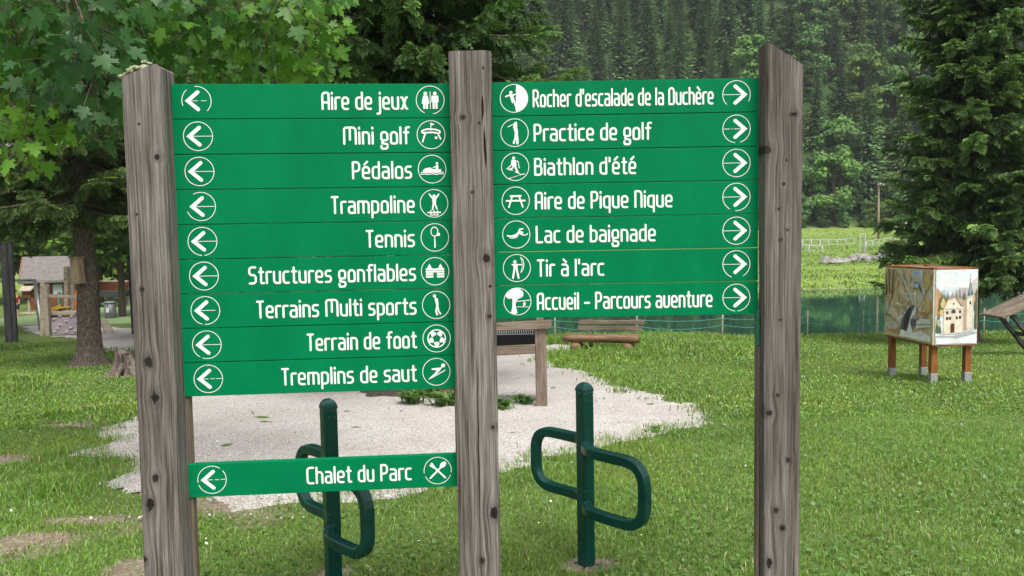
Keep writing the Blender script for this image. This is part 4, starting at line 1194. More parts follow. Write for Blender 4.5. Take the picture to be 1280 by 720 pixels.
def rock(p, s, seed, label, group):
    bm = bmesh.new(); bmesh.ops.create_icosphere(bm, subdivisions=2, radius=1); rr = random.Random(seed)
    ph = [rr.uniform(0, 6) for _ in range(6)]
    for v_ in bm.verts:
        c = v_.co; k = 1 + .22 * math.sin(3 * c.x + ph[0]) * math.cos(4 * c.y + ph[1]) + .14 * math.sin(7 * c.z + ph[2]) + rr.uniform(-.06, .06)
        v_.co = Vector((c.x * s[0] * k, c.y * s[1] * k, max(-.4, c.z) * s[2] * k))
    me = bpy.data.meshes.new('rock'); bm.to_mesh(me); bm.free(); me.materials.append(M['rock'])
    o = link('rock', me); o.location = p; o.rotation_euler.z = rr.uniform(0, 6)
    return tag(o, label, 'rock', group)
rr = random.Random(11)
spots = [(1032, 61), (1040, 61.5), (1048, 62), (1056, 61.4), (1064, 62.5), (1072, 63), (1080, 63.5), (1088, 63.5), (1096, 64), (1103, 64.5), (1052, 63.4), (1062, 64), (1076, 65), (1090, 66), (1084, 62.2), (1069, 61.6), (1044, 60.6), (1098, 63)]
for k, (px, Yp) in enumerate(spots):
    rock(foot(px, Yp) + Vector((0, 0, .08)), (rr.uniform(.30, .8), rr.uniform(.3, .6), rr.uniform(.2, .55)), k, 'pale flat rock in the heap on the far bank', 'rocks heaped on the far bank')
rock(foot(1273, 48.2), (.75, .5, .42), 77, 'pale boulder at the waterline on the far shore behind the picnic table', None)

# ------------------------------------------------------------------ left: dark timber post, playground, hut
dp = ground(15, 428)
root = empty('timber_post', dp, 'tall dark timber post with a slot standing alone on the grass left of the playground', 'post')
Hp = at(14, 305, dp.y).z - dp.z; wpx = 14.5 / FPX * dp.y
for s_, f in ((-1, .60), (1, .34)):
    MB().box((s_ * wpx * (.5 - f / 2), 0, Hp / 2 - .1), (wpx * f, .10, Hp + .2), b=.012).build('upright', M['dark_post'], root)
MB().box((0, .065, Hp / 2 - .1), (wpx * .8, .03, Hp + .15), b=.005).build('spine', M['iron'], root)
MB().box((0, .02, Hp + .03), (wpx * 1.1, .16, .06), b=.01).build('cap', M['dark_post'], root)

G0 = ground(62, 419); YP = G0.y
root = empty('climbing_frame', G0, 'wooden playground climbing frame with a purple grey climbing wall', 'climbing frame')
W2 = lambda px, py, dy=0.0: at(px, py, YP + dy) - G0
PT = plain('playground_timber', (.33, .28, .22), .85, 0, .3, 8)
def upr(px, p0, p1, w, dy, m=PT, tilt=0):
    a, b = W2(px, p1, dy), W2(px, p0, dy); a.z = zt1(G0.x + a.x, G0.y + a.y) - G0.z - .05; b.x += tilt
    MB().beam(a, b, w, w, .012, (0, 1, 0)).build('post', m, root)
upr(54, 352, 418, .16, 0); upr(60.5, 357, 418, .17, -.05, PT, -.10); upr(83, 333, 392, .15, 1.4); upr(90.5, 333, 392, .15, 1.6); upr(103, 352, 415, .15, .2); upr(74, 365, 392, .10, 1.3, plain('teal_paint', (.10, .28, .20), .5))
PU = plain('climbing_wall_panel', (.215, .175, .20), .7, 0, .12, 6)
a, b, c_, d_ = W2(66.5, 419, -.35), W2(108, 417, -.35), W2(103, 390, .25), W2(62.5, 393, .25)
wl2 = MB().prism([a, b, c_, d_], (0, .06, 0)).build('climbing_wall', PU, root)
HM = plain('grip', (.40, .37, .34), .7)
for u, v_ in ((.1, .15), (.12, .75), (.28, .45), (.32, .88), (.42, .12), (.48, .62), (.58, .3), (.66, .82), (.72, .15), (.82, .55), (.9, .85), (.92, .25), (.2, .3)):
    p = a.lerp(b, u).lerp(d_.lerp(c_, u), v_)
    bm = bmesh.new(); bmesh.ops.create_icosphere(bm, subdivisions=2, radius=1, matrix=Matrix.Translation(p + Vector((0, -.03, 0))) @ Matrix.Diagonal((.085, .06, .05, 1)))
    for q in bm.verts: q.co.z += .02 * math.sin(q.co.x * 60 + u * 9)
    me = bpy.data.meshes.new('grip'); bm.to_mesh(me); bm.free(); me.materials.append(HM); link('grip', me, wl2)
MB().beam(W2(58, 370, 0), W2(106, 371, 0), .10, .11, .01).build('rail', PT, root)
MB().beam(W2(62, 391, .7), W2(105, 391, .7), 1.2, .08, .01).build('deck', PT, root)
sl = MB(); 
pts = [W2(80, 384, 1.2), W2(74, 388, 1.4), W2(66, 391, 1.5)]
for q0, q1 in zip(pts[:-1], pts[1:]): sl.beam(q0, q1, .5, .05, .01)
sl.beam(pts[0] + Vector((0, -.25, .05)), pts[2] + Vector((0, -.25, .08)), .05, .16, .01)
sl.build('slide', plain('yellow_plastic', (.55, .36, .04), .4), root)
MB().prism([W2(93, 392, 1.5), W2(99, 392, 1.5), W2(99, 366, 1.5), W2(96, 362, 1.5), W2(93, 366, 1.5)], (0, .08, 0)).build('side_panel', plain('orange_plastic', (.60, .17, .03), .4), root)
MB().prism([W2(54, 354, .12), W2(61, 356, .12), W2(63, 392, .12), W2(55, 392, .12)], (0, .04, 0)).build('side_panel', plain('grey_board', (.38, .36, .33), .8), root)
MB().beam(W2(128, 400, 1.0), W2(141, 421, .2), .3, .08, .01).build('ramp', PT, root)

sg = ground(20, 401); ys_ = YP + 1.2
q = at(46, 394, ys_); q.z = zt1(q.x, q.y)
root = empty('swing_frame', q, 'bare silver tube swing frame beside the climbing frame', 'swing')
S2 = lambda px, py, dy=0: at(px, py, ys_ + dy) - q
MB().tube([S2(-60, 352), S2(43.5, 350)], .055, 10).build('crossbar', M['galv'], root)
for px in (43.5, -58):
    for dx, dy in ((9, -.9), (6, 1.1)):
        a, b = S2(px, 350), S2(px + dx, 394, dy); b.z = zt1(q.x + b.x, q.y + b.y) - q.z - .03
        MB().tube([a, b], .06, 10).build('leg', M['galv'], root)

YH = 47.0
hc = at(37, 385, YH); hc.z = zt1(hc.x, hc.y) - .05
root = empty('wooden_hut', hc, 'brown plank hut with a pale grey shingle roof behind the playground', 'hut', rz=R(24))
hl, hw_, he, hr = 3.3, 3.1, 2.05, 1.15
MB().box((hl / 2, hw_ / 2, he / 2), (hl, hw_, he)).prism([(0.003, 0.003, he), (.003, hw_ - .003, he), (.003, hw_ / 2, he + hr)], (hl - .006, 0, 0)).build('wall', M['house_wood'], root)
t = NT('wood_shingle_roof'); v = t.coords(scale=(1, 1, 1))
br = t.add('ShaderNodeTexBrick'); t.set(br.inputs['Vector'], v); br.inputs['Scale'].default_value = 2.6; br.inputs['Color1'].default_value = (.15, .135, .125, 1); br.inputs['Color2'].default_value = (.21, .19, .18, 1); br.inputs['Mortar'].default_value = (.09, .08, .075, 1); br.inputs['Mortar Size'].default_value = .03
t.P('Base Color', t.mix(.5, br.outputs[0], t.ramp(t.noise(v, 5, 6, .7), [(.3, (.08, .072, .066)), (.7, (.20, .18, .168))]))); t.P('Roughness', .9)
rf = MB(); ov_ = .42
for s_ in (0, 1):
    y0 = -ov_ if s_ == 0 else hw_ + ov_; ze = he - ov_ * hr / (hw_ / 2)
    rf.prism([(-ov_, y0, ze + .02), (hl + ov_, y0, ze + .02), (hl + ov_, hw_ / 2, he + hr + .02), (-ov_, hw_ / 2, he + hr + .02)], (0, 0, .10))
rf.build('roof', t.m, root)
bg_ = MB()
for s_ in (0, 1):
    y0 = -ov_ if s_ == 0 else hw_ + ov_; ze = he - ov_ * hr / (hw_ / 2)
    bg_.beam((-ov_ - .03, y0, ze + .04), (-ov_ - .03, hw_ / 2, he + hr + .04), .05, .2)
bg_.build('bargeboard', plain('brown_trim', (.22, .10, .05), .7), root)
wd = MB().box((1.55, -.02, 1.28), (.62, .05, .72), b=.01).build('window', plain('dark_frame', (.10, .05, .03), .6), root)
MB().box((1.55, -.048, 1.28), (.50, .012, .60)).build('pane', plain('pale_pane', (.55, .60, .62), .2), wd)
MB().box((-.02, hw_ / 2, .95), (.05, .85, 1.85), b=.01).build('door', plain('dark_door', (.05, .025, .015), .6), root)
MB().box((hl * .5, -.43, he - .32), (hl + .8, .09, .09), b=.02).build('gutter', plain('dark_gutter', (.08, .07, .07), .5), root)

# wooden kiosk box on a post, in front of the hut
kp = at(37, 386, 43); kp.z = zt1(kp.x, kp.y)
root = empty('feeder_house', kp, 'small wooden bird table house on a post in front of the hut', 'bird table')
MB().box((0, 0, .42), (.12, .12, .95), b=.01).build('post', PT, root)
MB().box((0, 0, 1.10), (.50, .45, .40), b=.01).build('box', M['house_wood'], root)
r_ = MB()
for s_ in (-1, 1): r_.prism([(-.36, s_ * .38, 1.28), (.36, s_ * .38, 1.28), (.36, 0, 1.52), (-.36, 0, 1.52)], (0, 0, .04))
r_.build('roof', PT, root)
MB().box((0, 0, .02), (.9, .5, .10), b=.02).build('base', PT, root)

# litter bin
bp2 = ground(138.5, 398); 
root = empty('litter_bin', bp2, 'grey metal litter bin behind the spruce trunk', 'litter bin')
k_ = bp2.y / FPX
bm_ = MB().tube([(0, 0, 0), (0, 0, .03), (0, 0, 19 * k_)], [6.2 * k_, 6.6 * k_, 6.8 * k_], 16); bm_.build('body', plain('bin_grey', (.12, .13, .14), .5, .3), root)
MB().tube([(0, 0, 19 * k_), (0, 0, 20.5 * k_), (0, 0, 22 * k_)], [7.2 * k_, 7.2 * k_, 5 * k_], 16).build('lid', plain('lid_grey', (.18, .19, .20), .5, .3), root)
MB().box((-.0, -6.9 * k_, 11 * k_), (4 * k_, .02, 6 * k_), b=.004).build('notice', plain('notice_white', (.6, .6, .58), .6), root)

# terrace with railing behind the trunk
tc = at(140, 372, 50); gz = zt1(tc.x, tc.y); tc = Vector((tc.x, tc.y, gz))
root = empty('terrace', tc, 'raised wooden terrace with a slatted railing behind the litter bin', 'terrace')
T2 = lambda px, py: at(px, py, 50) - tc
MB().beam(T2(118, 366), T2(164, 366), 2.5, .35, .02).build('deck', plain('dark_beam', (.03, .03, .035), .7), root)
for px in (122, 138, 160):
    a = T2(px, 368); MB().beam((a.x, 0, -.1), a, .25, .25, .02, (0, 1, 0)).build('pillar', plain('concrete', (.4, .4, .39), .9), root)
rl = MB()
for k in range(24):
    px = 119 + 44 * k / 23; rl.beam(T2(px, 363), T2(px, 352), .05, .10, 0, (0, 1, 0))
rl.build('balusters', M['house_wood'], root)
MB().beam(T2(117, 351.5), T2(165, 351.5), .10, .10, .01).build('handrail', PT, root)

# thin pole behind the left signpost post
tp_ = ground(167.5, 418)
root = empty('thin_pole', tp_, 'thin dark wooden pole just left of the signpost behind the trunk', 'pole')
Hq = at(165, 322, tp_.y).z - tp_.z
MB().tube([(0, 0, -.1), (-.02, 0, Hq * .5), (-.05, 0, Hq)], [.075, .07, .065], 10).build('pole', M['dark_post'], root)
MB().tube([(-.05, 0, Hq - .002), (-.05, 0, Hq + .05)], .085, 10).build('cap', M['dark_post'], root)

# stump with a stone on it, beside the trunk
sp_ = ground(163, 469)
root = empty('tree_stump', sp_, 'gnarled grey tree stump with exposed roots beside the spruce trunk', 'stump'); root.scale = (.78, .78, .86)
M['stump'] = wood('dead_stump', (.05, .04, .035), (.26, .215, .18), 2, 21, .35, (), (), .9, 1.0)
n, nz = 40, 12; vs, fs = [], []
for i in range(nz + 1):
    f = i / nz
    for k in range(n):
        a = 2 * PI * k / n
        lob = .22 * math.sin(5 * a + .6) + .14 * math.sin(9 * a + 2) + .06 * math.sin(17 * a)
        r_ = .27 * (1 + lob * (1.6 - f)) * (1.0 + 1.0 * (1 - f) ** 3)
        zz = -.06 + f * (.50 + .09 * math.sin(3 * a + 1) + .05 * math.sin(11 * a))
        vs.append((r_ * math.cos(a) * 1.15, r_ * math.sin(a), zz))
for i in range(nz):
    for k in range(n): fs.append((i * n + k, i * n + (k + 1) % n, (i + 1) * n + (k + 1) % n, (i + 1) * n + k))
k0 = len(vs)
for k in range(n): 
    x, y, z = vs[nz * n + k]; vs.append((x * .55, y * .55, z - .22))
for k in range(n): fs.append((nz * n + k, nz * n + (k + 1) % n, k0 + (k + 1) % n, k0 + k))
fs.append(tuple(k0 + k for k in range(n)))
mb = MB(); mb.add(vs, fs, True); mb.build('trunk', M['stump'], root)
for k, a in enumerate((200, 250, 300, 345, 20)):
    r2 = MB(); a = R(a)
    r2.tube([(.2 * math.cos(a), .2 * math.sin(a), .25), (.36 * math.cos(a), .36 * math.sin(a), .10), (.52 * math.cos(a + .2), .52 * math.sin(a + .2), .02), (.7 * math.cos(a + .3), .7 * math.sin(a + .3), -.06)], [.09, .07, .05, .02], 8).build('root', M['stump'], root)
o = rock(sp_ + Vector((-.10, -.08, .43)), (.10, .08, .07), 31, 'small grey stone lying on the tree stump', None); o.data.materials.clear(); o.data.materials.append(plain('dark_stone', (.10, .085, .07), .9)); o.name = 'stone'; o['category'] = 'stone'

# child by the playground, mostly behind the dark timber post
cp = ground(20.5, 397.5)
root = empty('person', cp, 'child in a red shirt half hidden behind the dark timber post', 'person', rz=R(20))
Hc = 35 / FPX * cp.y; u = Hc / 7.0
jv = [(0, 0, 3.4), (0, 0, 4.5), (0, 0, 5.5), (0, -.03, 6.0), (0, -.06, 6.5), (.62, 0, 5.35), (.8, .1, 4.3), (.78, -.25, 3.4), (-.62, 0, 5.35), (-.8, .1, 4.3), (-.78, -.25, 3.4), (.36, 0, 3.2), (.38, -.12, 1.8), (.38, .05, .25), (.38, -.45, .10), (-.36, 0, 3.2), (-.38, -.1, 1.8), (-.4, .2, .25), (-.4, -.3, .10)]
je = [(0, 1), (1, 2), (2, 3), (3, 4), (2, 5), (5, 6), (6, 7), (2, 8), (8, 9), (9, 10), (0, 11), (11, 12), (12, 13), (13, 14), (0, 15), (15, 16), (16, 17), (17, 18)]
jr = [.55, .52, .5, .24, .52, .26, .19, .14, .26, .19, .14, .40, .27, .18, .14, .40, .27, .18, .14]
def skinned(name, vs, es, rs, m, parent):
    me = bpy.data.meshes.new(name); me.from_pydata([(x * u, y * u, z * u) for x, y, z in vs], es, []); o = link(name, me)
    md = o.modifiers.new('s', 'SKIN'); o.modifiers.new('d', 'SUBSURF').levels = 1
    for k, q in enumerate(rs): me.skin_vertices[0].data[k].radius = (q * u, q * u); me.skin_vertices[0].data[k].use_root = (k == 0)
    dg = C.evaluated_depsgraph_get(); m2 = bpy.data.meshes.new_from_object(o.evaluated_get(dg)); m2.materials.clear(); m2.materials.append(m)
    m2.polygons.foreach_set('use_smooth', [True] * len(m2.polygons))
    bpy.data.objects.remove(o); r = link(name, m2, parent); return r
skinned('body', jv, je, jr, plain('skin', (.50, .30, .21), .6), root)
skinned('shirt', [(0, 0, 3.3), (0, 0, 4.4), (0, 0, 5.5), (.64, 0, 5.35), (.76, .06, 4.75), (-.64, 0, 5.35), (-.76, .06, 4.75)], [(0, 1), (1, 2), (2, 3), (3, 4), (2, 5), (5, 6)], [.66, .62, .58, .36, .32, .36, .32], plain('red_cloth', (.32, .03, .03), .8), root)
skinned('shorts', [(0, 0, 3.4), (.36, 0, 3.1), (.38, -.08, 2.0), (-.36, 0, 3.1), (-.38, -.06, 2.0)], [(0, 1), (1, 2), (0, 3), (3, 4)], [.64, .50, .42, .50, .42], plain('dark_cloth', (.03, .035, .06), .8), root)
bm = bmesh.new(); bmesh.ops.create_icosphere(bm, subdivisions=3, radius=.56 * u, matrix=Matrix.Translation((0, .04 * u, 6.62 * u)))
bmesh.ops.delete(bm, geom=[v_ for v_ in bm.verts if v_.co.z < 6.5 * u or (v_.co.y < -.28 * u and v_.co.z < 6.85 * u)], context='VERTS')
me = bpy.data.meshes.new('hair'); bm.to_mesh(me); bm.free(); me.materials.append(plain('brown_hair', (.05, .03, .02), .7)); link('hair', me, root)
# ------------------------------------------------------------------ trees
M['needles'] = foliage('spruce_needles', .55, .18, .2, .10)
M['leaves'] = foliage('broad_leaves', .45, .38, .3, .06)
M['far_leaves'] = foliage('far_foliage', .8, .12, .1, .34)
t = NT('spruce_bark'); v = t.coords(scale=(1, 1, .55))
n = t.noise(v, 16, 6, .7); vv = t.vor(v, 34, 'Distance')
t.P('Base Color', t.mix(t.ramp(t.noise(v, 4, 4), [(.55, (0, 0, 0)), (.75, (1, 1, 1))]), t.ramp(t.math('ADD', t.math('MULTIPLY', n, .7), t.math('MULTIPLY', vv, .4)), [(.3, (.035, .028, .023)), (.55, (.105, .082, .068)), (.8, (.19, .16, .14))]), (.10, .105, .08)))
t.P('Roughness', .95); t.P('Specular IOR Level', .1); t.bump(t.math('ADD', n, t.math('MULTIPLY', vv, .8)), .9, .03)
M['bark'] = t.m
M['twig'] = plain('twig', (.075, .055, .04), .9, 0, .3, 20)

def shoot(n=13, sub=True):
    """a needle-covered shoot along +X, length 1: triangles"""
    V, F, tip = [], [], []
    def axis(o, dx, dy, L, n, nl):
        px_, py_ = -dy, dx
        for i in range(n):
            f = (i + .5) / n
            bx, by = o[0] + dx * L * f, o[1] + dy * L * f
            l = nl * (1 - .35 * f)
            for s_ in (1, -1):
                k = len(V); w = .62 * L / n
                zt0 = .06 * math.sin(i * 2.4 + s_)
                V.extend([(bx - dx * w, by - dy * w, 0), (bx + dx * w, by + dy * w, 0), (bx + dx * l * .8 + px_ * l * s_, by + dy * l * .8 + py_ * l * s_, zt0)])
                F.append((k, k + 1, k + 2)); tip.extend([f * .7, f * .7, .3 + f * .7])
            if i % 2 == 0:
                k = len(V); w = .6 * L / n
                V.extend([(bx - dx * w, by - dy * w, 0), (bx + dx * w, by + dy * w, 0), (bx + dx * l, by + dy * l, l * .8 * (1 if i % 4 == 0 else -1))])
                F.append((k, k + 1, k + 2)); tip.extend([f * .7, f * .7, .3 + f * .7])
    axis((0, 0), 1, 0, 1.0, n, .085)
    if sub:
        for f, L in ((.14, .42), (.32, .40), (.50, .32), (.68, .22)):
            for s_ in (1, -1):
                a = s_ * R(48)
                axis((f, 0), math.cos(a), math.sin(a), L, 3, .085)
    return np.array(V), np.array(F), np.array(tip)
SHV, SHF, SHT = shoot(8)

def inst(V, F, pos, ax, up, scl):
    """copies of a template at pos, its X along ax"""
    ax = ax / np.linalg.norm(ax, axis=1, keepdims=True)
    y = np.cross(up, ax); y /= np.linalg.norm(y, axis=1, keepdims=True) + 1e-9
    z = np.cross(ax, y)
    B = np.stack([ax, y, z], 2) * scl[:, None, None]
    P = np.einsum('nij,vj->nvi', B, V) + pos[:, None]
    n = len(pos)
    return P.reshape(-1, 3), (F[None] + len(V) * np.arange(n)[:, None, None]).reshape(-1, F.shape[1])

def spruce_meshes(H, Rd, z0, nb, seed, step=.12, trunk_r=.22, shoot_len=.34, skip=None, dead_low=0, flare=1.9):
    g = np.random.default_rng(seed)
    tw = MB()
    nn = 14
    pts = [Vector((.05 * math.sin(k * 1.3 + seed), .05 * math.cos(k * 1.7 + seed), H * (k / nn) ** 1.5)) for k in range(nn + 1)]
    pts[0] = Vector((0, 0, -.25))
    zz = np.array([p.z for p in pts])
    rad = [trunk_r * ((1 - z / H) * .95 + .05) * (1 + (flare - 1) * math.exp(-max(z, 0) / .28)) for z in zz]
    pts2, rad2 = [pts[0]], [trunk_r * flare * 1.1]
    for z in (0, .08, .18, .32, .5, .8, 1.3): pts2.append(Vector((0, 0, z))); rad2.append(trunk_r * (1 + (flare - 1) * math.exp(-z / .22)))
    for p, r_ in zip(pts[1:], rad[1:]):
        if p.z > 1.8: pts2.append(p); rad2.append(r_)
    tw.tube(pts2, rad2, 18)
    # root flare lobes
    tw.v = [(x * (1 + .16 * math.sin(5 * math.atan2(y, x) + seed) * math.exp(-max(z, 0) / .35)), y * (1 + .16 * math.sin(5 * math.atan2(y, x) + seed) * math.exp(-max(z, 0) / .35)), z) for x, y, z in tw.v]
    limb = MB(); pos, ax, scl, cl = [], [], [], []
    ga = 2.39996
    for b in range(nb):
        f = (b + g.random()) / nb
        z = z0 + (H * .985 - z0) * f ** 1.12
        q = (z - z0) / (H - z0)
        L = Rd * (1 - q) ** .82 * g.uniform(.72, 1.12) + .25
        az = b * ga + g.uniform(-.4, .4)
        dr = np.array([math.cos(az), math.sin(az), 0]); sd_ = np.array([-math.sin(az), math.cos(az), 0])
        if skip is not None and skip(az, z): continue
        s0 = (-.30 if q < .35 else -.30 + 1.0 * (q - .35)) + g.uniform(-.12, .12)
        cv = .22 + g.uniform(-.06, .12)
        m = max(5, int(L / .22))
        T = np.linspace(0, 1, m)
        P = np.array([0, 0, z])[None] + dr[None] * (L * T)[:, None] + np.array([0, 0, 1])[None] * (L * (s0 * T + cv * T ** 2.2))[:, None] + sd_[None] * (g.uniform(-.12, .12) * L * T ** 2)[:, None]
        r0 = .010 + .010 * L
        limb.tube([Vector(p) for p in P], [r0 * (1 - .85 * t_) + .002 for t_ in T], 5, False)
        start = .16 if dead_low == 0 or q > .15 else .35
        ns = max(3, int(L * (1 - start) / step))
        bright = g.uniform(.75, 1.15)
        for k in range(ns):
            tt = start + (1 - start) * (k + g.random() * .6) / ns
            j = tt * (m - 1); i0 = min(int(j), m - 2); p = P[i0] + (P[i0 + 1] - P[i0]) * (j - i0)
            d_ = (P[i0 + 1] - P[i0]); d_ /= np.linalg.norm(d_)
            ln = shoot_len * (1.25 - .65 * tt) * g.uniform(.65, 1.25) * (.7 + .3 * min(1, L))
            for s_ in (1, -1):
                droop = -g.uniform(.15, .95) * (1.15 - .75 * tt)
                a_ = d_ * g.uniform(.45, .9) + sd_ * s_ * g.uniform(.6, 1.0) + np.array([0, 0, droop])
                a_ /= np.linalg.norm(a_)
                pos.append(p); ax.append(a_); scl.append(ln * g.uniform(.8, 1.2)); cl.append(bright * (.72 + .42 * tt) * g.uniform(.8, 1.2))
                if ln > .2 and g.random() < .75:
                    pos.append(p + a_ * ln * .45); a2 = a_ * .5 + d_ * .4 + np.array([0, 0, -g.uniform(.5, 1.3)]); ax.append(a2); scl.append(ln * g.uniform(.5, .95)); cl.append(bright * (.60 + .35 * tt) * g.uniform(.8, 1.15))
        pos.append(P[-2]); ax.append(P[-1] - P[-2]); scl.append(shoot_len * .9); cl.append(bright * 1.2)
    pos, ax, scl, cl = np.array(pos), np.array(ax), np.array(scl), np.array(cl)
    up = np.array([0, 0, 1.0])[None] + g.normal(0, .35, (len(pos), 3))
    P, F = inst(SHV, SHF, pos, ax, up, scl)
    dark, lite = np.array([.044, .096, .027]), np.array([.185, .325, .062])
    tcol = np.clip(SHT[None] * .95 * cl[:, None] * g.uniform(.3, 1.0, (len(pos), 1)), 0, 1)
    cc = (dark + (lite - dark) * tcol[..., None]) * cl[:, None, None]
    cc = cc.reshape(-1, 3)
    lv = np.array(limb.v); lq = np.array(limb.f)
    V = np.concatenate([P, lv]); CC = np.concatenate([cc, np.full((len(lv), 3), .05)])
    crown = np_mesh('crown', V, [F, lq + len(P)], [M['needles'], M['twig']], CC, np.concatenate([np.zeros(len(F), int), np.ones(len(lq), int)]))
    me = bpy.data.meshes.new('trunk'); me.from_pydata(tw.v, [], tw.f); me.polygons.foreach_set('use_smooth', [True] * len(tw.f)); me.materials.append(M['bark']); me.update()
    return me, crown

def tree(name, loc, meshes, label, cat='tree', group=None, rz=0, s=1.0):
    root = empty(name, loc, label, cat, group, rz); root.scale = (s, s, s)
    link('trunk', meshes[0], root); link('crown', meshes[1], root)
    return root

spB = spruce_meshes(17, 2.25, 3.5, 330, 2, .13, .23, .42)
p = foot(520, 10.9)
tree('spruce_tree', p, spB, 'dark spruce whose branches show above the sign between the left and middle posts', rz=2.0)
spA = spruce_meshes(20, 3.1, 3.5, 300, 5, .15, .235, .42)
p = ground(114, 456)
TRA = p
tree('spruce_tree', p, spA, 'spruce with a thick bare lower trunk left of the signpost', rz=.6)
# wooden box on that trunk
nb_ = at(97, 339, p.y - .34)
root = empty('nest_box', nb_, 'long pale wooden box hung on the spruce trunk', 'nest box', rz=R(-18))
kk = p.y / FPX
MB().box((0, 0, 0), (13 * kk, .16, 31 * kk), Matrix.Rotation(R(-3), 3, 'Y'), .012).build('box', M['pale_wood'], root)
MB().box((0, -.01, 16.5 * kk), (14.5 * kk, .20, .03), Matrix.Rotation(R(-3), 3, 'Y'), .006).build('lid', M['pale_wood'], root)
spC = spruce_meshes(19, 2.05, 1.7, 400, 9, .12, .17, .48, flare=1.5)
p = foot(1216, 19.6)
tree('spruce_tree', p, spC, 'spruce with low drooping branches behind the painted display stand', rz=1.0)
# spruces further back on the left
G_ = 'spruces standing behind the playground'
for k, (px, Yp, s, ms) in enumerate([(-60, 28, 1.1, spA), (190, 26, 1.0, spA), (250, 22, .9, spB), (350, 27, 1.1, spA), (430, 20, .95, spB), (-25, 60, 1.1, spA), (70, 70, 1.2, spA), (215, 44, 1.15, spB), (300, 52, 1.2, spC), (-130, 20, .9, spB), (400, 40, 1.2, spA), (500, 33, 1.1, spB)]):
    tree('spruce_tree', foot(px, Yp), ms, 'dark spruce in the group of spruces left of the lake behind the sign', 'tree', G_, rz=k * 1.7 + 1, s=s)

